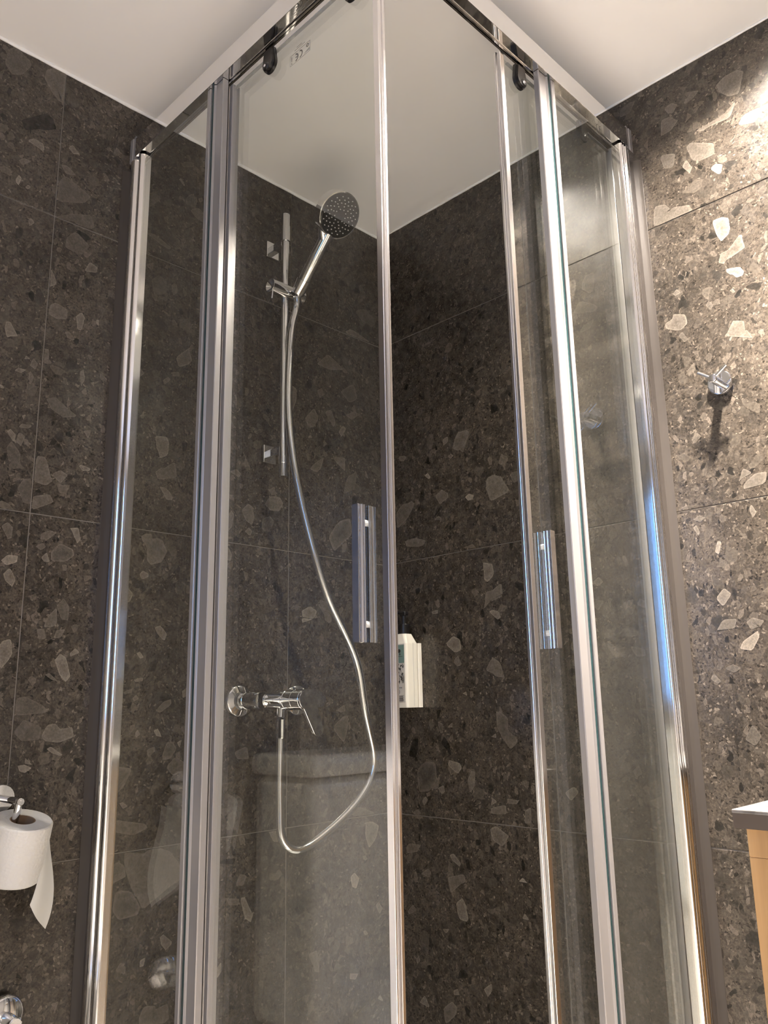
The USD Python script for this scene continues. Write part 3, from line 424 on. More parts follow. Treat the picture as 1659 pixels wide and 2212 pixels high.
STONES_R = [([(0.2583,1.6423),(0.2847,1.6392),(0.29,1.6295),(0.2686,1.5825),(0.2558,1.5926),(0.2353,1.601),(0.2456,1.6262)],0.145,0.11),
([(0.337,1.5071),(0.3592,1.5114),(0.38,1.4981),(0.4001,1.4607),(0.3419,1.4497),(0.3341,1.4805)],0.145,0.11),
([(0.3132,1.3116),(0.3401,1.308),(0.3451,1.2804),(0.3254,1.2634),(0.3181,1.2772)],0.21,0.13),
([(0.3188,1.2427),(0.3376,1.2449),(0.3622,1.2581),(0.3672,1.2333),(0.3365,1.2259),(0.3112,1.2049),(0.3163,1.2237)],0.145,0.11),
([(0.1756,1.4952),(0.1977,1.5076),(0.2168,1.4967),(0.2191,1.4821),(0.19,1.4723)],0.145,0.11),
([(0.0409,1.4739),(0.0633,1.4946),(0.0931,1.4976),(0.109,1.4886),(0.0818,1.4544),(0.0447,1.4337)],0.145,0.11),
([(0.2064,1.6334),(0.225,1.6386),(0.2244,1.6242),(0.2087,1.6158)],0.21,0.13),
([(0.0573,1.6252),(0.0857,1.6174),(0.0736,1.6075),(0.0569,1.6126)],0.21,0.13),
([(0.2702,1.4747),(0.2821,1.4816),(0.2974,1.474),(0.2926,1.4647),(0.2783,1.4639)],0.27,0.2),
([(0.1436,1.5549),(0.1565,1.5595),(0.1638,1.5458),(0.1573,1.5423)],0.27,0.2),
([(0.0701,1.398),(0.1058,1.401),(0.1417,1.3895),(0.1335,1.3789),(0.1113,1.3775),(0.0731,1.3891)],0.145,0.11),
([(0.2567,1.3528),(0.284,1.3588),(0.3016,1.3484)],0.145,0.11),
([(0.4043,1.5041),(0.4279,1.5056),(0.4251,1.4842),(0.413,1.4779)],0.105,0.088),
([(0.17,1.4368),(0.1858,1.4459),(0.1957,1.4313)],0.145,0.11),
([(0.2225,1.586),(0.2319,1.5922),(0.2405,1.5842),(0.2297,1.5783)],0.21,0.13),
([(0.1011,1.273),(0.1139,1.2762),(0.1181,1.2642),(0.1053,1.2563)],0.016,0.012),
([(0.1672,1.4421),(0.1928,1.4682),(0.1987,1.4624),(0.1734,1.4434)],0.016,0.012),
([(0.9163,1.9068),(0.9338,1.9077),(0.9473,1.8977),(0.9492,1.8788),(0.9436,1.8652),(0.9279,1.856),(0.9216,1.8733)],0.3,0.17),
([(0.9186,1.8171),(0.9237,1.8328),(0.9401,1.8346),(0.9633,1.8562),(0.9691,1.8518),(0.9707,1.8247),(0.9511,1.8192),(0.9347,1.8156),(0.9275,1.8089)],0.21,0.13),
([(0.931,1.7977),(0.942,1.7957),(0.9573,1.7911),(0.9637,1.7788),(0.9598,1.7718),(0.9488,1.7719),(0.9406,1.7831),(0.9303,1.7909)],0.27,0.2),
([(0.8001,1.73),(0.8165,1.735),(0.8193,1.7449),(0.8442,1.7347),(0.8464,1.7152),(0.829,1.7044),(0.8024,1.7183)],0.21,0.13),
([(0.9134,1.6644),(0.9215,1.6727),(0.9333,1.6924),(0.9509,1.6826),(0.9549,1.6643),(0.9661,1.6428)],0.145,0.11),
([(0.8028,1.9909),(0.8247,1.989),(0.8375,1.9722),(0.8465,1.9727),(0.8766,1.9572),(0.8842,1.947),(0.8003,1.9474)],0.145,0.11),
([(0.8246,1.6961),(0.8339,1.7018),(0.8454,1.6818),(0.8348,1.6784)],0.145,0.11),
([(0.9041,1.8053),(0.9183,1.7994),(0.9216,1.7857),(0.9125,1.777),(0.9042,1.791)],0.05,0.045),
([(0.8218,1.7859),(0.8315,1.7949),(0.839,1.7828),(0.8283,1.7815)],0.21,0.13),
([(0.9322,1.7516),(0.9387,1.7533),(0.9441,1.7451),(0.9392,1.7436)],0.21,0.13),
([(0.8843,1.7385),(0.8928,1.7476),(0.9003,1.7342),(0.8919,1.725)],0.145,0.11),
([(0.8371,1.7653),(0.8458,1.7656),(0.8518,1.749),(0.844,1.7483)],0.04,0.035),
([(0.1921,1.1322),(0.2155,1.1513),(0.2373,1.1426),(0.2407,1.1185),(0.2231,1.1111)],0.21,0.13),
([(0.3092,1.0696),(0.3269,1.0951),(0.348,1.0861),(0.3625,1.0461),(0.3318,1.0573)],0.145,0.11),
([(0.3257,1.1985),(0.3347,1.2012),(0.3534,1.196),(0.3584,1.1828),(0.3479,1.1779),(0.3341,1.1907)],0.21,0.13),
([(0.2158,1.0924),(0.2291,1.106),(0.2405,1.0842),(0.2278,1.08)],0.145,0.11),
([(0.1875,0.8618),(0.1928,0.8746),(0.2233,0.8676),(0.2288,0.8566),(0.216,0.8438)],0.21,0.13),
([(0.3296,0.9744),(0.3414,0.9809),(0.3629,0.9654),(0.3616,0.9458),(0.3872,0.918),(0.367,0.9005),(0.3462,0.9217),(0.331,0.95)],0.13,0.08),
([(0.1616,0.9563),(0.1681,0.9586),(0.1774,0.9516),(0.1766,0.933),(0.1669,0.9305)],0.16,0.07),
([(0.0654,0.8788),(0.0804,0.9175),(0.1008,0.9202),(0.0967,0.8987),(0.089,0.8748)],0.016,0.012),
([(0.1691,0.9096),(0.1794,0.926),(0.1943,0.9078),(0.1994,0.8827),(0.1844,0.8961)],0.016,0.012),
([(0.1578,0.9823),(0.1693,0.9845),(0.1668,0.9657),(0.1587,0.9645)],0.016,0.012),
([(0.0914,0.8466),(0.1154,0.8662),(0.1512,0.8674),(0.156,0.8308),(0.1291,0.8019),(0.0998,0.8049)],0.11,0.05),
([(0.1535,0.8102),(0.1745,0.8181),(0.177,0.8047),(0.1672,0.7973)],0.21,0.13),
([(0.1898,0.9447),(0.2061,0.9564),(0.2055,0.9448)],0.21,0.13),
([(0.2425,0.8305),(0.2556,0.8532),(0.2672,0.8493),(0.2627,0.8205),(0.25,0.8045)],0.145,0.11),
([(0.3067,0.7842),(0.3105,0.7994),(0.324,0.7918)],0.21,0.13),
([(0.3494,0.7997),(0.3819,0.7997),(0.3759,0.791),(0.3515,0.7894)],0.145,0.11),
([(0.3035,0.7776),(0.3459,0.7869),(0.3474,0.7681),(0.3056,0.765)],0.145,0.11),
([(0.1054,0.7798),(0.1156,0.7897),(0.1235,0.7833),(0.1115,0.7687)],0.21,0.13),
([(0.2387,1.0198),(0.2497,1.0242),(0.2538,1.0149)],0.27,0.2),
([(0.1529,1.2142),(0.1729,1.2148),(0.1726,1.2074),(0.156,1.2076)],0.21,0.13),
([(0.0762,0.7524),(0.0881,0.7602),(0.1027,0.7521),(0.0843,0.7461)],0.145,0.11),
([(0.3938,0.7798),(0.4099,0.7851),(0.4104,0.7566),(0.3919,0.753)],0.145,0.11),
([(0.3138,0.9256),(0.327,0.9313),(0.3294,0.9236)],0.21,0.13),
([(0.3155,1.2279),(0.3223,1.2415),(0.3661,1.2368),(0.3627,1.2278),(0.3239,1.2176)],0.145,0.11),
([(0.2987,1.1962),(0.3083,1.2072),(0.3132,1.1879),(0.3041,1.1863)],0.016,0.012),
([(0.2997,0.7345),(0.3167,0.7421),(0.3509,0.7267),(0.342,0.7137),(0.3305,0.7013),(0.304,0.7141)],0.17,0.11),
([(0.1836,0.6706),(0.1958,0.675),(0.2156,0.657),(0.2123,0.6493),(0.1892,0.6605)],0.21,0.13),
([(0.1755,0.6259),(0.2262,0.6362),(0.2268,0.6207),(0.2104,0.6124),(0.1828,0.5899)],0.145,0.11),
([(0.1998,0.5755),(0.2178,0.5874),(0.2256,0.571),(0.2312,0.5422),(0.2068,0.5415),(0.1989,0.5588)],0.21,0.13),
([(0.0495,0.6721),(0.0615,0.6834),(0.0973,0.6835),(0.087,0.667),(0.0541,0.6602)],0.145,0.11),
([(0.0499,0.5347),(0.0666,0.5513),(0.0808,0.5436),(0.0562,0.5291)],0.145,0.11),
([(0.2277,0.6647),(0.2395,0.6702),(0.2438,0.6436),(0.2327,0.6506)],0.016,0.012),
([(0.2977,0.7012),(0.3108,0.6902),(0.3129,0.6802),(0.2996,0.6869)],0.016,0.012),
([(0.2631,0.4158),(0.2843,0.4317),(0.2875,0.4189),(0.2745,0.4027)],0.21,0.13),
([(0.0799,0.3515),(0.0976,0.3717),(0.1119,0.3482)],0.21,0.13),
([(0.1542,0.3594),(0.1783,0.3765),(0.1908,0.3673),(0.1857,0.3504),(0.1586,0.3281),(0.152,0.3429)],0.16,0.09),
([(0.1808,0.397),(0.1941,0.4037),(0.1992,0.3928),(0.1818,0.3892)],0.21,0.13),
([(0.3686,0.6386),(0.3796,0.6478),(0.3916,0.6376)],0.27,0.2),
([(0.0932,0.6192),(0.1176,0.6351),(0.1283,0.6299),(0.123,0.6163)],0.145,0.11),
([(0.3742,0.5692),(0.3801,0.5817),(0.3905,0.5679)],0.21,0.13),
([(0.3228,0.497),(0.3362,0.5013),(0.3314,0.4879)],0.21,0.13),
([(0.1554,0.5148),(0.1763,0.5171),(0.167,0.5083)],0.21,0.13),
([(0.0737,0.4378),(0.0836,0.4491),(0.0863,0.438),(0.0782,0.4313)],0.21,0.13),
([(0.3975,0.5785),(0.409,0.5821),(0.407,0.5714)],0.016,0.012),
([(0.1154,0.5062),(0.1219,0.5136),(0.1209,0.4903)],0.016,0.012),
([(0.6252,1.8967),(0.6338,1.9053),(0.6556,1.9054),(0.6489,1.8632),(0.6393,1.8595),(0.6235,1.8762)],0.21,0.13),
([(0.5958,1.8295),(0.6136,1.8529),(0.6521,1.8293),(0.6538,1.8139),(0.6141,1.8212)],0.145,0.11),
([(0.6074,1.7776),(0.6179,1.7916),(0.6464,1.799),(0.6355,1.7795)],0.145,0.11),
([(0.6883,1.4848),(0.7022,1.5134),(0.7147,1.4997),(0.7066,1.4726)],0.05,0.04),
([(0.6175,1.3984),(0.6334,1.414),(0.6424,1.3858),(0.6299,1.3749)],0.105,0.088),
([(0.5941,1.2346),(0.6079,1.2432),(0.6183,1.2318),(0.6032,1.2233)],0.21,0.13),
([(0.5885,1.1865),(0.5981,1.197),(0.6163,1.1939),(0.6019,1.1751)],0.145,0.11),
([(0.663,1.1745),(0.667,1.1889),(0.6806,1.19),(0.6741,1.1783)],0.21,0.13),
([(0.6847,1.1773),(0.694,1.1911),(0.7063,1.1825),(0.7026,1.1708)],0.21,0.13),
([(0.6769,0.8575),(0.6835,0.8735),(0.7008,0.8719),(0.7032,0.8587),(0.6863,0.8513)],0.035,0.03),
([(0.6641,1.1013),(0.6951,1.0946),(0.6963,1.0803),(0.6755,1.0814)],0.145,0.11),
([(0.6472,0.8675),(0.6612,0.8794),(0.6674,0.8638),(0.6539,0.8565)],0.145,0.11),
([(0.494,0.8202),(0.5155,0.8333),(0.526,0.8221),(0.5073,0.8044)],0.21,0.13),
([(0.8418,1.1757),(0.8583,1.1928),(0.8712,1.1799),(0.853,1.1588)],0.21,0.13),
([(0.874,1.0826),(0.8812,1.096),(0.9107,1.1133),(0.9107,1.1023),(0.8956,1.0786)],0.27,0.2),
([(0.8497,1.2596),(0.8564,1.2793),(0.8635,1.2768),(0.8565,1.2542)],0.27,0.2),
([(0.8906,1.1287),(0.9025,1.136),(0.922,1.1289),(0.914,1.1185),(0.8973,1.1156)],0.145,0.11),
([(0.813,1.3103),(0.8197,1.3152),(0.8259,1.3021),(0.8219,1.2936)],0.21,0.13),
([(0.8146,1.3253),(0.8261,1.3324),(0.8391,1.3256),(0.8277,1.3185)],0.145,0.11),
([(0.8156,1.0323),(0.8209,1.0406),(0.8368,1.0289),(0.8276,1.0236)],0.145,0.11),
([(0.9193,1.3249),(0.9234,1.3358),(0.9313,1.3198),(0.9246,1.3108)],0.21,0.13),
([(0.8436,1.0508),(0.8599,1.057),(0.873,1.0496),(0.8609,1.0418)],0.105,0.088),
([(0.8643,0.9284),(0.881,0.9551),(0.8945,0.9342),(0.882,0.9182)],0.105,0.088),
([(0.8383,1.1186),(0.8488,1.1349),(0.8746,1.1356),(0.8699,1.1191)],0.145,0.11),
([(0.9059,1.3807),(0.9174,1.4053),(0.933,1.3929),(0.9122,1.3854)],0.145,0.11),
([(0.9136,1.3732),(0.9385,1.3918),(0.96,1.393),(0.9523,1.3683),(0.9156,1.3654)],0.145,0.11),
([(0.9541,2.1912),(0.9705,2.2009),(1.0004,2.1995),(1.0102,2.1889),(0.9962,2.1478),(0.9764,2.1534),(0.9614,2.1713)],0.145,0.11),
([(0.889,2.1929),(0.9067,2.207),(0.9221,2.2021),(0.9112,2.193),(0.8904,2.1875)],0.145,0.11),
([(0.8322,2.1442),(0.8379,2.1797),(0.8566,2.178),(0.8756,2.1624),(0.8574,2.1458),(0.8406,2.144)],0.145,0.11),
([(0.8465,2.2023),(0.8597,2.2082),(0.8749,2.1945),(0.8631,2.181),(0.8514,2.1879)],0.145,0.11),
([(0.9252,2.0187),(0.9356,2.0261),(0.9511,2.0136),(0.9415,1.9954)],0.27,0.2),
([(0.8924,2.0555),(0.8806,2.0948),(0.9372,2.0744),(0.9378,2.0462),(0.9031,2.0455)],0.145,0.11),
([(0.87,2.0521),(0.8792,2.0626),(0.8887,2.0401),(0.8834,2.0277)],0.21,0.13),
([(0.8279,2.1013),(0.8599,2.0906),(0.8528,2.0612),(0.8328,2.0673)],0.145,0.11),
([(0.9848,2.0818),(0.9996,2.0987),(1.0283,2.0986),(1.0335,2.083),(1.0144,2.0711)],0.21,0.13),
([(0.9508,2.0032),(0.9572,2.002),(0.9589,1.9927),(0.9526,1.9939)],0.016,0.012),
([(0.9178,2.1445),(0.935,2.141),(0.9374,2.1286),(0.9205,2.134)],0.06,0.05),
([(0.9049,2.1166),(0.9614,2.1211),(0.9852,2.1329),(0.9748,2.1068),(0.9258,2.1112)],0.21,0.13),
([(0.7467,2.2374),(0.751,2.2589),(0.7695,2.2623),(0.7874,2.2611),(0.7717,2.2371)],0.105,0.088)]
#STONES>
def tile_mesh(u0, u1, v0, v1, stones):
    """One tile in (u, v, w): bevelled slab with its face at w = 0, and the stones printed on its face as flush flakes."""
    b = 0.0007; g = GAP / 2; u0 += g; u1 -= g; v0 += g; v1 -= g
    V = [(u0, v0, -.004), (u1, v0, -.004), (u1, v1, -.004), (u0, v1, -.004), (u0, v0, -b), (u1, v0, -b), (u1, v1, -b), (u0, v1, -b),
         (u0 + b, v0 + b, 0), (u1 - b, v0 + b, 0), (u1 - b, v1 - b, 0), (u0 + b, v1 - b, 0)]
    Fc = []
    for k in (0, 4):
        for i in range(4):
            j = (i + 1) % 4; Fc += [[k + i, k + j, k + 4 + j], [k + i, k + 4 + j, k + 4 + i]]
    Fc += [[8, 9, 10], [8, 10, 11]]
    col = [(0, 0, 0)] * 12
    cell = sbox(u0 + b, v0 + b, u1 - b, v1 - b)
    seen = Polygon()
    for pts, rim, mid in stones:
        p = Polygon(pts).buffer(0).intersection(cell)
        if p.is_empty: continue
        p = p.difference(seen.buffer(.001)); seen = seen.union(p)
        for q in getattr(p, 'geoms', [p]):
            if q.is_empty or q.geom_type != 'Polygon' or q.area < 1e-6: continue
            E = np.array(q.exterior.coords)[:-1]; per = np.linalg.norm(np.roll(E, -1, 0) - E, axis=1).mean()
            for it in range(2):                                   # cut the corners, then wobble the edge a little
                E = np.stack([.87 * E + .13 * np.roll(E, -1, 0), .13 * E + .87 * np.roll(E, -1, 0)], 1).reshape(-1, 2)
                if it == 0: E = E + (meshkit.noise(np.c_[E * 260, np.zeros(len(E))], 5)[:, None] - .5) * (meshkit.noise(np.c_[E * 330, np.ones(len(E))], 6)[:, None] - .5) * per * .9
            q = Polygon(E).buffer(0).intersection(cell)
            if q.is_empty or q.geom_type != 'Polygon': continue
            q = q.simplify(.00025); E = np.array(q.exterior.coords)[:-1]; c = np.array(q.representative_point().coords[0]) * .4 + E.mean(0) * .6
            if not Polygon(E).exterior.is_ccw: E = E[::-1]
            s = len(V); n = len(E)
            V += [(*e, 0.0002) for e in E] + [(*(c + (e - c) * .80), 0.00025) for e in E] + [(*c, 0.00025)]
            rim, mid = (rim * 1.6, mid * 1.45) if rim > .06 else (rim, mid)
            col += [(rim, .95, 0)] * n + [(0.4 * rim + .6 * mid, .85, 0)] * n + [(mid, .8, 0)]
            for i in range(n):
                j = (i + 1) % n
                Fc += [[s + i, s + j, s + n + j], [s + i, s + n + j, s + n + i], [s + n + i, s + n + j, s + 2 * n]]
    return np.array(V, float), np.array(Fc), np.array(col, np.float32)
def tiled_wall(parent, side, joints, rows, stones, rng):
    for u0, u1 in zip(joints, joints[1:]):
        for v0, v1 in zip(rows, rows[1:]):
            V, Fc, col = tile_mesh(u0, u1, v0, v1, stones)
            if side == 'L': P = np.stack([V[:, 2], V[:, 0], V[:, 1]], 1)      # u = y, faces +x
            else: P = np.stack([V[:, 0], -V[:, 2], V[:, 1]], 1)               # u = x, faces -y
            off = rng.uniform(-9, 9, 3).round(2)
            path = uniq(parent, 'tile'); BASE[path] = off
            m = usdkit.mesh(stage, path, (P - off, Fc), MAT['tile_stone']); m.AddTranslateOp().Set(Gf.Vec3d(*off.tolist()))
            UsdGeom.PrimvarsAPI(m).CreatePrimvar('stone', Sdf.ValueTypeNames.Color3fArray, 'vertex').Set(Vt.Vec3fArray.FromNumpy(col))
rng = np.random.default_rng(11)
wl = thing('wall_left', kind='structure'); part(wl, 'grout_bed', bx(-.12, -.0015, YE - .12, .12, 0, H), 'grout')
jl = [-.3146 - TW * k for k in range(-0, 4)]; jl = [0.0] + [j for j in jl if j > YE] + [YE]
tiled_wall(wl, 'L', jl[::-1], zs, STONES_L, rng)
wr = thing('wall_right', kind='structure'); part(wr, 'grout_bed', bx(0, XE + .12, .0015, .12, 0, H), 'grout')
jr = [0.0] + [.4773 + TW * k for k in range(4) if .4773 + TW * k < XE] + [XE]
tiled_wall(wr, 'R', jr, zs, STONES_R, rng)
solo('wall_rear_right', bx(XE, XE + .12, YE, 0, 0, H), 'wall_paint', kind='structure')
WX0, WX1, WZ0, WZ1 = 1.35, 2.10, 0.95, 2.10
hole = m3.Manifold.cube([XE + .12, .12, H]).translate([0, YE - .12, 0]) - m3.Manifold.cube([WX1 - WX0, .3, WZ1 - WZ0]).translate([WX0, YE - .2, WZ0])
hm = hole.to_mesh(); solo('wall_rear_left', trimesh.Trimesh(hm.vert_properties[:, :3], hm.tri_verts), 'wall_paint', kind='structure')
w = thing('window_1', base=((WX0 + WX1) / 2, YE - .06, WZ0), kind='structure')
part(w, 'window_frame', cat_([bx(WX0, WX0 + .05, YE - .09, YE - .04, WZ0, WZ1), bx(WX1 - .05, WX1, YE - .09, YE - .04, WZ0, WZ1), bx(WX0 + .05, WX1 - .05, YE - .09, YE - .04, WZ0, WZ0 + .05), bx(WX0 + .05, WX1 - .05, YE - .09, YE - .04, WZ1 - .05, WZ1)]), 'window_white')
part(w, 'window_pane', bx(WX0 + .05, WX1 - .05, YE - .066, YE - .06, WZ0 + .05, WZ1 - .05), 'window_glass')
solo('floor', bx(-.12, XE + .12, YE - .12, .12, -.1, 0), 'floor_tile', kind='structure')
LAMPS = [(1.06, -.23), (1.55, -1.75)]
cp = sbox(-.12, YE - .12, XE + .12, .12)
for lx, ly in LAMPS: cp = cp.difference(Point(lx, ly).buffer(.036, quad_segs=12))
solo('ceiling', ext(cp, H, H + .02), 'ceiling_paint', kind='structure')
solo('roof_slab', bx(-.12, XE + .12, YE - .12, .12, H + .10, H + .12), 'wall_paint', kind='structure')
def bead(p0, p1, r, rng):                                     # uneven bead of white sealant along the ceiling
    n = 90; P = np.linspace(p0, p1, n)
    return tube(P, r * (1 + rng.uniform(-.22, .22, n)), 8)
solo('trim_1', bead((.001, YE, H - .001), (.001, 0, H - .001), .0042, rng), 'sealant', kind='structure', smooth=True)
solo('trim_2', bead((0, -.001, H - .001), (XE, -.001, H - .001), .0030, rng), 'sealant', kind='structure', smooth=True)
for lx, ly in LAMPS:
    t = thing('ceiling_downlight', 'round recessed warm spotlight in the ceiling above the washstand' if ly > -1 else 'round recessed warm spotlight in the ceiling behind the viewer', 'lamp', (lx, ly, H))
    part(t, 'trim_ring', lathe([(.036, .001), (.036, -.003), (.046, -.002), (.047, 0), (.047, .0005), (.036, .001)], (lx, ly, H)), 'window_white', 40)
    part(t, 'reflector', lathe([(.036, 0), (.034, .036), (.0345, .036), (.0365, 0)], (lx, ly, H)), 'lamp_can', 40)
    sp = UsdLux.SphereLight.Define(stage, t + '/beam'); sp.CreateRadiusAttr(.022); sp.AddTranslateOp().Set(Gf.Vec3d(0, 0, .006)); sp.CreateNormalizeAttr(True)
    sp.CreateColorAttr(Gf.Vec3f(*LAMP_COL)); sp.CreateIntensityAttr(BEAM[0 if ly > -1 else 1]); sh = UsdLux.ShapingAPI.Apply(sp.GetPrim()); sh.CreateShapingConeAngleAttr(30.0 if ly > -1 else 34.0); sh.CreateShapingConeSoftnessAttr(1.0 if ly > -1 else 0.7)
    part(t, 'lens', lathe([(0, .032), (.0335, .032), (.0335, .0345), (0, .0345)], (lx, ly, H)), 'lamp' if ly > -1 else 'lamp_deep')

# ------------------------------------------------------------------ shower enclosure
en = thing('shower_enclosure', 'corner shower enclosure of polished aluminium with fixed clear glass side panes', 'shower enclosure', (XR / 2, YL / 2, .0))
bead_ = lambda a0, a1, d, h, n=9: [(a0 + (a1 - a0) * k / (n - 1), d - h * math.sin(math.pi * k / (n - 1)) ** .6) for k in range(n)]
ROOT = [(.001, .008), *bead_(.0015, .0262, .0060, .0055, 13), (.0275, .0080), (.0365, .0080), *bead_(.0372, .0535, .0070, .0055, 11), (.0545, .0085), (.0545, .023), (.001, .023)]
ROOTR = [(.001, .0010), (.0245, .0010), (.0250, .0050), *bead_(.0262, .0370, .0050, .0045, 11), (.0378, .0052), *bead_(.0386, .0440, .0042, .0030, 7), (.0446, .0052), *bead_(.0452, .0535, .0050, .0042, 9), (.0540, .007), (.0540, .023), (.001, .023)]
for s in 'LR':
    pr_ = part(en, 'wall_profile', W(s, ext(ROOT if s == 'L' else ROOTR, .05, 2.137)), 'aluminium', 25)
    part(pr_, 'profile_top', W(s, ext([(.001, .001), (.012, .001), (.013, .003), (.0165, .003), (.0175, .001), (.024, .001), (.024, .020), (.001, .020)], 2.137, 2.193)), 'satin_profile')
    part(en, 'sealant_strip', W(s, ext([(.0003, -.0135), (.0012, -.0125), (.0030, -.0060), (.0070, -.0008), (.0090, .0030), (.0003, .0030)], .05, 2.115)), 'clear_sealant', 40)
    # top rail: channel with an outer fascia and a slot underneath
    sec = [(0, HR0 + .0005), (.0005, HR0), (.0165, HR0), (.0165, HR0 + .002), (.0185, HR0 + .002), (.0185, HR0 - .0035), (.0215, HR0 - .0035), (.0215, HR0 + .003), (.003, HR0 + .003), (.003, HR1 - .003),
           (.034, HR1 - .003), (.034, HR0 + .014), (.0375, HR0 + .014), (.0375, HR1 - .0008), (.0367, HR1), (.0008, HR1), (0, HR1 - .0008)]
    L = (XR if s == 'L' else -YL) - .0
    m = ext(Polygon(sec), .026, L)
    m.apply_transform(np.array([[0, 0, 1, 0], [1, 0, 0, 0], [0, 1, 0, 0], [0, 0, 0, 1.0]]))
    part(en, 'top_rail', W(s, m), 'chrome')
    part(en, 'bottom_rail', W(s, bbx(.0545, L, 0, .044, .05, .085, .003)), 'aluminium')
    g = part(en, 'fixed_pane', W(s, bx(.045, .306, .0085, .0145, .06, HR0 + .004)), 'shower_glass')
    part(g, 'glass_edge', W(s, bx(.306, .3125, .0085, .0145, .085, HR0)), 'glass_edge')
    part(en, 'edge_strip', W(s, ext([(.296, .0045), (.3045, .0045), (.306, .006), (.306, .0084), (.296, .0084)], .085, HR0 - .001)), 'satin_profile')
    part(en, 'edge_profile', W(s, ext([(.3165, .0060), (.3182, .0045), (.3200, .0060), (.3215, .0075), (.342, .0075), (.3435, .0060), (.345, .0060), (.346, .0075), (.346, .017), (.3165, .017)], .085, HR0 - .001)), 'satin_profile')
part(en, 'corner_connector', bbx(XR - .042, XR + .0, YL - .0, YL + .042, HR0 + .001, HR1 - .001, .002), 'aluminium')

def door(side, a0, label):
    D = .033                                                  # middle of the sliding pane
    q = lambda m: W(side, m)
    A1 = a0 + .400                                             # closing edge
    if side == 'L': base = (a0 + .2, YL + D, .08)
    else: base = (XR - D, -(a0 + .2), .08)
    t = thing('sliding_shower_door', label, 'shower door', base)
    g = part(t, 'glass_pane', q(bx(a0 + .004, A1 - .012, D - .003, D + .003, .09, HR0 - .010)), 'shower_glass')
    part(g, 'glass_edge', q(bx(a0 + .010, A1 - .03, D - .0029, D + .0029, HR0 - .0098, HR0 - .0082)), 'clear_seal')
    # magnetic closing profile
    c = A1
    part(t, 'closing_profile', q(ext([(c - .0115, D - .0060), (c - .0108, D - .0078), (c - .0100, D - .0080), (c - .0006, D - .0080), (c, D - .0074), (c, D - .0062), (c - .0022, D - .0056), (c - .0026, D - .0042), (c - .0026, D - .0012), (c - .0020, D + .0002),
                                       (c + .0004, D + .0006), (c + .0008, D + .0014), (c + .0008, D + .0050), (c + .0004, D + .0060), (c - .0115, D + .0060)],   .09, HR0 - .004)), 'satin_aluminium', 24)
    part(t, 'trailing_profile', q(ext([(a0, D - .008), (a0 + .0055, D - .009), (a0 + .0065, D - .0075), (a0 + .0145, D - .0075), (a0 + .0150, D - .007), (a0 + .0150, D + .008), (a0, D + .008)], .09, HR0 - .004)), 'satin_profile')
    # handle: two fluted bars on stand-offs, gripping the pane on both faces
    z0, z1 = 1.0785, 1.2630
    e0, e1 = A1 - .0600, A1 - .0470                            # width along the pane; the fluted sides look towards the opening
    def bar(d0, d1):
        w_ = d1 - d0; P = [(e0, d0 + .0006), (e0 + .0006, d0), (e1 - .0006, d0), (e1, d0 + .0006)]
        P += [(e1 - .0016 * math.sin(math.pi * q_), d0 + .0012 + (w_ * .62 - .0012) * q_) for q_ in np.linspace(0, 1, 15)]
        P += [(e1 - .0007 * math.sin(math.pi * q_), d0 + w_ * .66 + (w_ * .28) * q_) for q_ in np.linspace(0, 1, 9)]
        return P + [(e1, d1 - .0005), (e1 - .0005, d1), (e0 + .0005, d1), (e0, d1 - .0005)]
    h = part(t, 'handle', q(ext(bar(.0165, .0297), z0, z1)), 'aluminium', 24)
    part(h, 'grip_bar', q(ext([(a_, 2 * D - d_) for a_, d_ in bar(.0165, .0297)], z0, z1)), 'aluminium', 24)
    for z in (z0 + .024, z1 - .024):
        part(h, 'stand_off', q(lathe([(0, 0), (.0045, 0), (.0045, .0072), (0, .0072)], ((e0 + e1) / 2 + .0012, D - .0036, z), (0, 1, 0), 20)), 'window_white', 30)
    for ra in (a0 + .129, A1 - .058):                          # roller housings at the top edge
        tear = unary_union([Point(ra, 2.1065).buffer(.0165, quad_segs=10), Polygon([(ra - .0165, 2.107), (ra + .0165, 2.107), (ra + .012, 2.136), (ra - .012, 2.136)])]).convex_hull
        def slab(sh, d0, d1):
            m = ext(sh, 0, d1 - d0); m.apply_transform(np.array([[1, 0, 0, 0], [0, 0, 1, d0], [0, 1, 0, 0], [0, 0, 0, 1.0]])); return m
        r = part(t, 'roller', q(cat_([slab(tear, D - .0085, D - .0031), slab(tear.buffer(-.003), D - .0135, D - .0085)])), 'black_plastic', 40)
        part(r, 'roller_boss', q(lathe([(0, 0), (.005, 0), (.0075, .0015), (.0085, .003), (.0085, .004), (0, .004)], (ra - .004, D - .0160, 2.101), (0, 1, 0), 24)), 'black_plastic', 40)
        part(r, 'roller_pin', q(cyl(.0028, (ra - .004, D - .0164, 2.101), (ra - .004, D - .0155, 2.101), .0003, 16)), 'chrome_dull', 30)
    return t, q, D, A1
dl, ql, D, A1 = door('L', .333, 'left sliding glass shower door, closed, its closing profile at the front corner')
dr, qr, D, _ = door('R', .0380, 'right sliding glass shower door, slid half open towards the right wall')

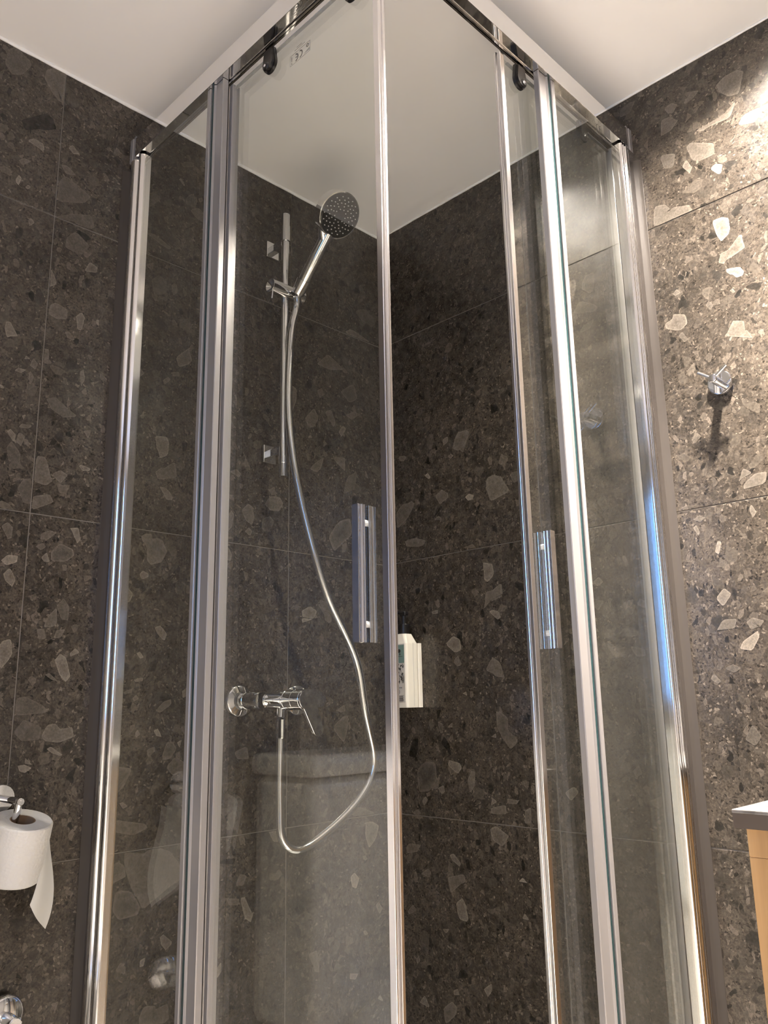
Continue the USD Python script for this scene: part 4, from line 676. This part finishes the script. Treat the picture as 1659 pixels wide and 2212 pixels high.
def on_pane(shape, d, thick=.0003):                           # print (a, z) -> thin film on the pane
    gs = getattr(shape, 'geoms', [shape]); out = []
    for g_ in gs:
        m = ext(g_, 0, thick); m.apply_transform(np.array([[1, 0, 0, 0], [0, 0, 1, d], [0, 1, 0, 0], [0, 0, 0, 1.0]])); out.append(m)
    return cat_(out)
def arc(cx, cz, r, wd, a0, a1):
    t = np.radians(np.linspace(a0, a1, 18)); return LineString(np.stack([cx + r * np.cos(t), cz + r * np.sin(t)], 1)).buffer(wd / 2, cap_style=2)
def ce_mark(cx, cz, r, wd):                                    # reads CE from inside the cubicle, so reversed from the room
    C = arc(cx + r * 1.25, cz, r, wd, -90, 90)
    Em = unary_union([arc(cx - r * .45, cz, r, wd, -90, 90), sbox(cx - r * .45, cz - wd / 2, cx + r * .5, cz + wd / 2)])
    return unary_union([C, Em])
lx0, lx1, lz0, lz1 = .506, .560, 2.0785, 2.0995
border = sbox(lx0, lz0, lx1, lz1).difference(sbox(lx0 + .0009, lz0 + .0009, lx1 - .0009, lz1 - .0009))
lab = part(dl, 'safety_label', ql(on_pane(unary_union([border, Polygon([(lx1 - .017, lz0 + .003), (lx1 - .002, lz0 + .003), (lx1 - .002, lz0 + .008)]), sbox(lx0 + .012, lz1 + .004, lx0 + .040, lz1 + .0052), sbox(lx0 + .018, lz1 + .0075, lx0 + .032, lz1 + .0085)]), D + .0032)), 'faint_ink', label='clear printed safety label')
part(lab, 'lettering', ql(on_pane(unary_union([ce_mark(.5235, 2.089, .0066, .0024), arc(.5525, 2.0938, .0026, .0016, 0, 359), sbox(lx0 + .0035, lz0 + .003, lx0 + .0047, lz0 + .006), sbox(lx0 + .0035, lz0 + .008, lx0 + .0047, lz0 + .018)]), D + .0036)), 'ink')
part(en, 'glass_mark', W('R', on_pane(ce_mark(.112, 2.137, .0060, .0016), .0150)), 'ink', label='printed mark on the right fixed pane')

# shower tray
tr = m3.Manifold.cube([XR + .01, -YL + .01, .05]).translate([.0005, YL - .01, 0]) - m3.Manifold.hull(m3.Manifold.cube([XR - .09, -YL - .09, .001]).translate([.05, YL + .05, .051]) + m3.Manifold.cube([XR - .13, -YL - .13, .001]).translate([.07, YL + .07, .022]))
trm = tr.to_mesh(); t = thing('shower_tray', 'low white shower tray under the corner enclosure', 'shower tray', (.39, -.38, 0))
part(t, 'basin', trimesh.Trimesh(trm.vert_properties[:, :3], trm.tri_verts), 'tray_white'); part(t, 'drain_cover', cyl(.045, (.39, -.38, .0222), (.39, -.38, .028), .001), 'chrome', 30)

# ------------------------------------------------------------------ shower rail, hand shower, hose, mixer
RX, RY = .057, -.378
t = thing('shower_rail', 'vertical chrome shower slide bar on the left wall inside the enclosure', 'shower rail', (RX, RY, 1.50))
part(t, 'rail_tube', cyl(.0092, (RX, RY, 1.505), (RX, RY, 2.150)), 'chrome', 40)
part(t, 'end_sleeve', lathe([(0, 2.158), (.0095, 2.158), (.0102, 2.157), (.0102, 2.128), (.0112, 2.126), (.0112, 2.088), (.0116, 2.0875), (.0116, 2.0855), (0, 2.0855)][::-1], (RX, RY, 0)), 'chrome_dull', 30)
part(t, 'end_sleeve', lathe([(0, 1.5), (.0095, 1.5), (.0100, 1.501), (.0100, 1.530), (.0106, 1.531), (.0106, 1.547), (0, 1.547)], (RX, RY, 0)), 'chrome', 30)
for z in (2.083, 1.563):
    b = part(t, 'wall_bracket', bbx(.0005, .008, RY - .018, RY + .018, z - .021, z + .021, .0015), 'chrome')
    part(b, 'bracket_arm', bbx(.006, RX - .004, RY - .008, RY + .008, z - .009, z + .009, .002), 'chrome')
SZ = 1.9525
sl = part(t, 'slider', lathe([(0, .0085), (.006, .0070), (.012, .0030), (.0160, .0000), (.0165, .0006), (.0165, .0945), (.0160, .0950), (0, .0950)], (RX + .004, RY - .047, SZ), (0, 1, 0), 40), 'chrome', 30)
part(sl, 'lever_pin', cyl(.0022, (RX + .010, RY - .046, SZ - .036), (RX + .010, RY - .044, SZ - .012), .0004, 14), 'chrome', 30)
HB = np.array([RX + .042, RY + .014, SZ + .003]); HC = np.array([.2170, -.3545, 2.0945]); HD = (HC - HB) / np.linalg.norm(HC - HB)     # foot and head of the hand shower
part(sl, 'cradle', lathe([(.0110, -.020), (.0150, -.018), (.0168, .006), (.0176, .016), (.0164, .016), (.0155, .006), (.0120, -.016), (.0110, -.020)], HB, HD, 32), 'chrome', 40)

t = thing('hand_shower', 'round hand shower with black nozzle face and slim chrome handle, in its slide bar holder', 'shower head', HB)
FN = np.array([HD[2], 0, -HD[0]]); FN /= np.linalg.norm(FN)      # the face looks out and down
hl = lathe([(0, -.012), (.0088, -.012), (.0122, .004), (.0140, .02), (.0146, .06), (.0140, .110), (.0136, .135), (0, .138)], HB, HD, 36)
part(t, 'handle', hl, 'chrome', 50)
R_ = .0535
hd = part(t, 'head', cat_([lathe([(0, -.020), (.030, -.020), (.046, -.018), (.0520, -.014), (R_, -.010), (R_, .009), (.0530, .0105), (.0505, .0108), (.0500, .0095), (0, .0095)], HC, FN, 64),
                           trimesh.Trimesh(*(lambda q: (q.vert_properties[:, :3], q.tri_verts))(m3.Manifold.hull(m3.Manifold.sphere(.0132, 24).translate((HB + HD * .116).tolist()) + m3.Manifold.sphere(.0095, 24).translate((HC - HD * .038 - FN * .007).tolist()) + m3.Manifold.sphere(.008, 20).translate((HC - HD * .036 - FN * .004 + np.array([0, .022, 0])).tolist()) + m3.Manifold.sphere(.008, 20).translate((HC - HD * .036 - FN * .004 - np.array([0, .022, 0])).tolist())).to_mesh()))]), 'chrome', 40)
fc = part(hd, 'spray_face', lathe([(0, .0096), (.0498, .0096), (.0495, .0112), (.046, .0122), (0, .0126)], HC, FN, 64), 'black_face', 40)
nz = []; fu = np.array([0, 1.0, 0]); fv = HD
for k in range(9):
    for j, (r0, bend) in enumerate(((.0145, 0), (.0215, 12), (.0285, -6), (.0285, 14), (.0355, 4), (.0355, 22), (.0425, -8), (.0425, 12))):
        a = math.radians(k * 40 + bend); p = HC + fu * r0 * math.cos(a) + fv * r0 * math.sin(a)
        nz.append(lathe([(0, .0118), (.0014, .0118), (.0011, .0140), (0, .0142)], p, FN, 8))
path = part(fc, 'nozzles', cat_(nz), 'nozzle_rubber', 40, kind='stuff') if False else part(hd, 'nozzles', cat_(nz), 'nozzle_rubber', 40, kind='stuff')

HOSE = [tuple(HB - HD * .022), (.079, -.3600, 1.9110), (.076, -.3690, 1.8709), (.076, -.3765, 1.7975), (.077, -.3805, 1.7156), (.0785, -.3800, 1.6364), (.084, -.3732, 1.5485), (.091, -.3625, 1.474), (.098, -.344, 1.3913), (.106, -.3186, 1.2999),
        (.112, -.2878, 1.2202), (.118, -.246, 1.146), (.121, -.2148, 1.0813), (.122, -.1988, 1.0014), (.122, -.1803, .9319), (.12, -.1682, .8775), (.116, -.1835, .8301), (.108, -.2313, .78), (.098, -.294, .7393),
        (.090, -.3367, .7196), (.084, -.3678, .7194), (.078, -.3869, .7404), (.073, -.3893, .7771), (.069, -.3880, .8388), (.068, -.3870, .893), (.068, -.3870, .945)]
t = thing('shower_hose', 'silver shower hose looping from the mixer up to the hand shower', 'hose', HOSE[-1])
part(t, 'hose', tube(spline(HOSE, 260), .0086, 18), 'chrome_dull', True)
part(t, 'hose_nut', lathe([(0, -.042), (.0088, -.042), (.0098, -.040), (.0098, -.004), (.0090, 0), (0, 0)], (.068, -.387, .9765), (0, 0, 1), 12), 'chrome')

MY, MZ = -.447, 1.0115; MY2 = -.292
t = thing('shower_mixer', 'chrome wall mixer tap with single flat lever below the slide bar', 'tap', (.06, -.37, MZ))
for y in (MY, MY2):
    r = part(t, 'rosette', lathe([(0, .0005), (.0315, .0005), (.0325, .0015), (.0325, .006), (.0315, .0085), (.0290, .010), (.0190, .0135), (.0165, .0180), (.0160, .022), (0, .022)], (0, y, MZ), (1, 0, 0), 48), 'chrome', 35)
    part(t, 'inlet', lathe([(0, .02), (.0160, .02), (.0165, .021), (.0165, .0330), (.0178, .0338), (.0180, .0350), (.0178, .0362), (.0170, .0370), (.0172, .0480), (.0176, .0490), (.0176, .0800), (.0160, .0840), (0, .0850)], (0, y, MZ), (1, 0, 0), 40), 'chrome', 25)
BXC = .068
part(t, 'body', lathe([(0, -.014), (.0150, -.014), (.0165, -.012), (.0168, -.010), (.0168, .160), (.0160, .164), (.014, .166), (0, .166)], (BXC, MY, MZ), (0, 1, 0), 40), 'chrome', 35)
CY = -.380
ca = part(t, 'cartridge', lathe([(0, .046), (.0198, .046), (.0205, .047), (.0205, .0560), (.0190, .0562), (.0190, .0608), (.0205, .0610), (.0205, .0860), (.0199, .0864), (.0199, .0872), (.0205, .0876), (.0205, .1120), (.0198, .1124), (.0198, .1134), (.0205, .1138), (.0205, .1385), (.0200, .1390), (0, .1390)], (0, CY, MZ), (1, 0, 0), 48), 'chrome', 25)
part(ca, 'seal_ring', lathe([(.0188, .0564), (.0196, .0564), (.0196, .0606), (.0188, .0606), (.0188, .0564)], (0, CY, MZ), (1, 0, 0), 48), 'black_plastic', 30)
lev = unary_union([unary_union([Point(CY, MZ).buffer(.0208, quad_segs=12), Point(CY + .026, MZ + .004).buffer(.0160, quad_segs=10)]).convex_hull, unary_union([Point(CY + .004, MZ - .003).buffer(.0190, quad_segs=12), Point(CY + .030, MZ - .060).buffer(.0140, quad_segs=10)]).convex_hull]).buffer(.008).buffer(-.008)
lm = cat_([ext(lev.buffer(-.0012), 0, .0070), ext(lev, .0010, .0062)]); lm.apply_transform(np.array([[0, 0, 1, .1392], [1, 0, 0, 0], [0, 1, 0, 0], [0, 0, 0, 1.0]]))
part(t, 'lever', lm, 'chrome', 30)
o = part(t, 'outlet', cyl(.0085, (BXC, -.387, MZ - .034), (BXC, -.387, MZ - .012)), 'chrome', 30)

# ------------------------------------------------------------------ soap bottle in its holder
BX, BZ = .0925, .9905
def rrect(cx, w, y0, y1, r): return sbox(cx - w / 2 + r, y0 + r, cx + w / 2 - r, y1 - r).buffer(r, quad_segs=6)
t = thing('bottle_holder', 'flat cream white wall holder behind the soap bottle on the right wall', 'bottle holder', (BX, 0, BZ))
part(t, 'back_plate', ext(rrect(BX, .052, -.0135, -.0002, .003), BZ, BZ + .150), 'white_plastic', 30)
t = thing('soap_bottle', 'square cream white soap bottle with black pump held on the right wall', 'bottle', (BX, -.035, BZ))
hb = m3.Manifold
def slabs(levels):                                            # stack of (z, outline) hulled pairwise
    out = []
    for (z0, s0), (z1, s1) in zip(levels, levels[1:]):
        P0 = [(x, y, z0) for x, y in s0.exterior.coords[:-1]]; P1 = [(x, y, z1) for x, y in s1.exterior.coords[:-1]]
        out.append(m3.Manifold.hull_points(P0 + P1))
    m = m3.Manifold.batch_boolean(out, m3.OpType.Add).to_mesh(); return trimesh.Trimesh(m.vert_properties[:, :3], m.tri_verts)
part(t, 'body', slabs([(BZ, rrect(BX, .050, -.0545, -.0150, .006)), (BZ + .003, rrect(BX, .053, -.0560, -.0140, .007)), (BZ + .148, rrect(BX, .053, -.0560, -.0140, .007)), (BZ + .1495, rrect(BX, .0522, -.0556, -.0143, .007)), (BZ + .172, rrect(BX, .030, -.0490, -.0200, .008))]), 'white_plastic', 35)
part(t, 'seam', ext(rrect(BX, .0536, -.0330, -.0312, .0005), BZ + .004, BZ + .150), 'label_grey')
part(t, 'pump_collar', lathe([(0, 0), (.0125, 0), (.0130, .001), (.0130, .021), (.0120, .0225), (0, .0225)], (BX, -.0345, BZ + .1732), n=32), 'black_plastic', 35)
part(t, 'pump_stem', cat_([cyl(.0058, (BX, -.0345, BZ + .195), (BX, -.0345, BZ + .216)), bbx(BX - .010, BX + .011, -.0415, -.0275, BZ + .216, BZ + .227, .003), bbx(BX - .0045, BX + .0045, -.062, -.036, BZ + .219, BZ + .226, .0025)]), 'black_plastic', 40)
FX0, FX1 = BX - .0205, BX + .0205
yb = -.0564
lb = part(t, 'label', bx(FX0, FX1, yb, yb + .0006, BZ + .012, BZ + .147), 'label_grey', label='light grey printed front label')
part(lb, 'label_panel', bx(FX0 + .001, FX1 - .001, yb - .0003, yb + .0003, BZ + .103, BZ + .145), 'label_teal', label='sage green upper panel')
def txt(s, h, x, z, bold=False, right=True):
    m = meshkit.text_mesh(s, h, .0003, bold); wdt = m.bounds[1][0]
    m.apply_transform(np.array([[1, 0, 0, x - (wdt if right else wdt / 2)], [0, 0, -1, yb - .0004], [0, 1, 0, z], [0, 0, 0, 1.0]])); return m
rg = random.Random(3); pr = [txt('A', .0050, FX1 - .012, BZ + .121, True), bx(FX0 + .01, FX1 - .006, yb - .0006, yb - .0003, BZ + .1175, BZ + .1183), lathe([(0, 0), (.0045, 0), (.0045, .0003), (0, .0003)], (BX + .004, yb - .0003, BZ + .131), (0, -1, 0), 20)]
for k in range(26):                                           # little flower drawing
    px, pz = FX1 - .024 + rg.random() * .020, BZ + .058 + rg.random() * .042
    s = rg.uniform(.0009, .0020); e = Point(0, 0).buffer(1, quad_segs=3)
    m = ext(Polygon([(px + s * x * .8, pz + s * 1.5 * y) for x, y in e.exterior.coords]), 0, .0003); m.apply_transform(np.array([[1, 0, 0, 0], [0, 0, -1, yb - .0003], [0, 1, 0, 0], [0, 0, 0, 1.0]])); pr.append(m)
def line(P, wd=.0006):
    m = ext(LineString(P).buffer(wd / 2), 0, .0003); m.apply_transform(np.array([[1, 0, 0, 0], [0, 0, -1, yb - .0003], [0, 1, 0, 0], [0, 0, 0, 1.0]])); return m
leaf = lambda x, z, h, wd: line([(x + wd * math.sin(2 * math.pi * q) * .5, z + h * (1 - math.cos(math.pi * 2 * q)) / 2) for q in np.linspace(0, 1, 20)])
pr += [leaf(FX1 - .006, BZ + .056, .024, .007), leaf(FX1 - .006, BZ + .058, .016, .0035), line([(FX1 - .018, BZ + .054), (FX1 - .017, BZ + .075), (FX1 - .013, BZ + .094)]), line([(FX1 - .018, BZ + .054), (FX1 - .015, BZ + .066), (FX1 - .010, BZ + .082)]), line([(FX1 - .021, BZ + .054), (FX1 - .023, BZ + .085)], .0012)]
for k in range(3): pr.append(bx(FX1 - .012 - .0042 * k, FX1 - .0105 - .0042 * k, yb - .0006, yb - .0003, BZ + .044, BZ + .0475))
for k in range(7): pr.append(bx(FX0 + .004, FX1 - .003 - rg.random() * .004, yb - .0006, yb - .0003, BZ + .0150 + .0020 * k, BZ + .0158 + .0020 * k))
pr.append(leaf(FX1 - .019, BZ + .032, .008, .003))
part(lb, 'lettering', cat_(pr), 'ink')

# ------------------------------------------------------------------ robe hook on the right wall
hx, hz = .8962, 1.5745
t = thing('robe_hook', 'small chrome double robe hook with round rosette on the right wall', 'hook', (hx, 0, hz))
part(t, 'rosette', lathe([(0, .0003), (.0225, .0003), (.0235, .001), (.0235, .0065), (.0225, .0080), (.0205, .0085), (0, .0085)], (hx, 0, hz), (0, -1, 0), 48), 'chrome', 35)
part(t, 'stem', lathe([(0, .008), (.0075, .008), (.0078, .009), (.0078, .0385), (.0070, .0395), (0, .0395)], (hx, 0, hz), (0, -1, 0), 32), 'chrome', 30)
for sx in (-1, 1):
    part(t, 'prong', cyl(.0030, (hx + sx * .0045, -.0345, hz + .0030), (hx + sx * .0270, -.0360, hz + .0190), .0005, 18), 'chrome', 30)

# ------------------------------------------------------------------ toilet roll, its holder and the mount below
AX = np.array([.29, .02, .957]); AX /= np.linalg.norm(AX); RT = np.array([.0755, -.9075, .8310]); ro, rh = .0465, .0925
RB = RT - AX * rh; PO = np.array([-.003, -.0105, 0.0])         # the roll leans on its pin
t = thing('toilet_roll_holder', 'chrome pin toilet roll holder sticking out of the left wall', 'toilet roll holder', (0, RT[1], .86))
PT, PB = RT + AX * .034 + PO, RB - AX * .016 + PO
part(t, 'rosette', lathe([(0, .0003), (.0215, .0003), (.022, .001), (.022, .006), (.021, .0075), (0, .0075)], (0, PT[1], PT[2] - .004), (1, 0, 0), 40), 'chrome', 35)
part(t, 'arm', cyl(.0056, (.006, PT[1], PT[2] - .004), (PT[0] + .005, PT[1], PT[2] - .004)), 'chrome', 30)
part(t, 'pin', cyl(.0056, PB, PT), 'chrome', 30)
t = thing('toilet_roll', 'white embossed toilet paper roll with loose end hanging down', 'toilet paper', RB)
part(t, 'paper', lathe([(.0195, 0), (ro - .003, 0), (ro, .003), (ro, rh - .003), (ro - .0025, rh), (.0195, rh), (.0195, 0)], RB, AX, 64), 'tissue', 40)
part(t, 'core', lathe([(.0178, 0), (.0194, 0), (.0194, rh - .0006), (.0178, rh - .0006), (.0178, 0)], RB, AX, 40), 'cardboard', 40)
Lc = spline([(.0830, -.8615, .816), (.0850, -.8700, .7877), (.0870, -.8805, .7405), (.081, -.8885, .7029)], 24)
Rc = spline([(.057, -.8552, .826), (.053, -.8500, .7750), (.050, -.8390, .7200), (.050, -.8480, .6550)], 24)
S = np.array([[l + (r - l) * q + np.array([.004 * math.sin(q * 5), -.003 * math.sin(q * 4), 0]) for q in np.linspace(0, 1, 9)] for l, r in zip(Lc, Rc)])
def sheet_mesh(S, th):
    n, k = S.shape[:2]; du = np.gradient(S, axis=0); dv = np.gradient(S, axis=1); N = np.cross(du, dv); N /= np.linalg.norm(N, axis=2)[..., None]
    V = np.concatenate([(S + N * th / 2).reshape(-1, 3), (S - N * th / 2).reshape(-1, 3)]); f = []; o = n * k
    for i in range(n - 1):
        for j in range(k - 1):
            a, b, c, d = i * k + j, i * k + j + 1, (i + 1) * k + j + 1, (i + 1) * k + j
            f += [[a, c, b], [a, d, c], [o + a, o + b, o + c], [o + a, o + c, o + d]]
    ring = [j for j in range(k)] + [i * k + k - 1 for i in range(1, n)] + [(n - 1) * k + j for j in range(k - 2, -1, -1)] + [i * k for i in range(n - 2, 0, -1)]
    for a, b in zip(ring, ring[1:] + ring[:1]): f += [[a, b, o + b], [a, o + b, o + a]]
    m = trimesh.Trimesh(V, f, process=False); m.fix_normals(); return m
part(t, 'loose_end', sheet_mesh(S, .0008), 'tissue_plain', 40)
t = thing('wall_mount', 'round chrome wall mount with a stub at the lower left below the toilet roll', 'bracket', (0, -.888, .535))
my, mz = -.8885, .5335
part(t, 'rosette', lathe([(0, .012), (.0270, .012), (.0290, .0135), (.0295, .016), (.0285, .021), (.0245, .0245), (.012, .027), (0, .027)], (0, my, mz), (1, 0, 0), 48), 'chrome', 45)
part(t, 'back_plate', cyl(.0225, (.0003, my - .004, mz + .004), (.0125, my - .004, mz + .004)), 'black_plastic', 30)
part(t, 'stub', cyl(.0105, (.026, my, mz - .004), (.062, my, mz - .004), .0015), 'chrome_dull', 30)

# ------------------------------------------------------------------ washstand at the right
vx, vy, vz, vx1 = 1.0050, -.412, .865, 1.90
t = thing('countertop', 'grey stone washstand top with sharp front corner at the right edge', 'countertop', ((vx + vx1) / 2, vy / 2, vz - .03))
part(t, 'slab', bbx(vx, vx1, vy, -.0005, vz - .0045, vz, .0010), 'counter_stone')
part(t, 'slab_edge', bx(vx + .0006, vx1 - .001, vy + .0006, -.001, vz - .022, vz - .0045), 'edge_band', label='dark brown edge band')
t = thing('washstand', 'light oak washstand frame under the stone top at the right edge', 'cabinet', ((vx + vx1) / 2, vy / 2, 0))
ox = vx + .010; oy = vy + .014; zt = vz - .0222
part(t, 'top_rail', bbx(ox, vx1 - .02, oy, oy + .028, zt - .034, zt, .001), 'oak')
for lx in (ox, vx1 - .055):
    part(t, 'leg', bbx(lx, lx + .035, oy, oy + .035, 0, zt - .034, .001), 'oak'); part(t, 'leg', bbx(lx, lx + .035, -.040, -.005, 0, zt - .001, .001), 'oak')
part(t, 'side_panel', bx(ox + .004, ox + .022, oy + .035, -.040, .12, zt - .001), 'oak')
part(t, 'shelf', bx(ox + .022, vx1 - .05, oy + .034, -.006, .28, .30), 'oak')
part(t, 'back_panel', bx(ox + .022, vx1 - .055, -.020, -.006, .302, zt - .004), 'dark_gap')
t = thing('washbasin', 'round white ceramic washbasin on the stone top beyond the right edge', 'washbasin', (1.58, -.22, vz))
part(t, 'bowl', lathe([(0, 0), (.10, 0), (.14, .03), (.170, .10), (.172, .115), (.166, .118), (.160, .112), (.13, .045), (.09, .02), (0, .016)], (1.58, -.22, vz), (0, 0, 1), 56), 'ceramic', 40)

# ------------------------------------------------------------------ toilet on the left wall, outside the frame but mirrored in the glass
t = thing('toilet', 'white close-coupled toilet on the left wall beyond the left edge', 'toilet', (.30, -1.24, 0))
ta, tb = -1.05, -1.43
part(t, 'cistern', bbx(.004, .19, tb, ta, .40, .86, .02), 'ceramic', 40)
part(t, 'cistern_lid', bbx(.002, .20, tb - .008, ta + .008, .862, .905, .012), 'ceramic', 40)
def oval(cx, cy, rx, ry): return Polygon([(cx + rx * math.cos(a), cy + ry * math.sin(a)) for a in np.linspace(0, 2 * math.pi, 40, endpoint=False)])
part(t, 'pan', slabs([(0, oval(.36, -1.24, .20, .11)), (.22, oval(.37, -1.24, .22, .14)), (.37, oval(.42, -1.24, .25, .18)), (.40, oval(.42, -1.24, .25, .182))]), 'ceramic', 40)
part(t, 'seat', slabs([(.402, oval(.42, -1.24, .252, .187)), (.425, oval(.42, -1.24, .255, .19))]), 'ceramic', 40)
part(t, 'seat_lid', slabs([(.428, oval(.42, -1.24, .252, .187)), (.442, oval(.42, -1.24, .235, .17))]), 'ceramic', 40)
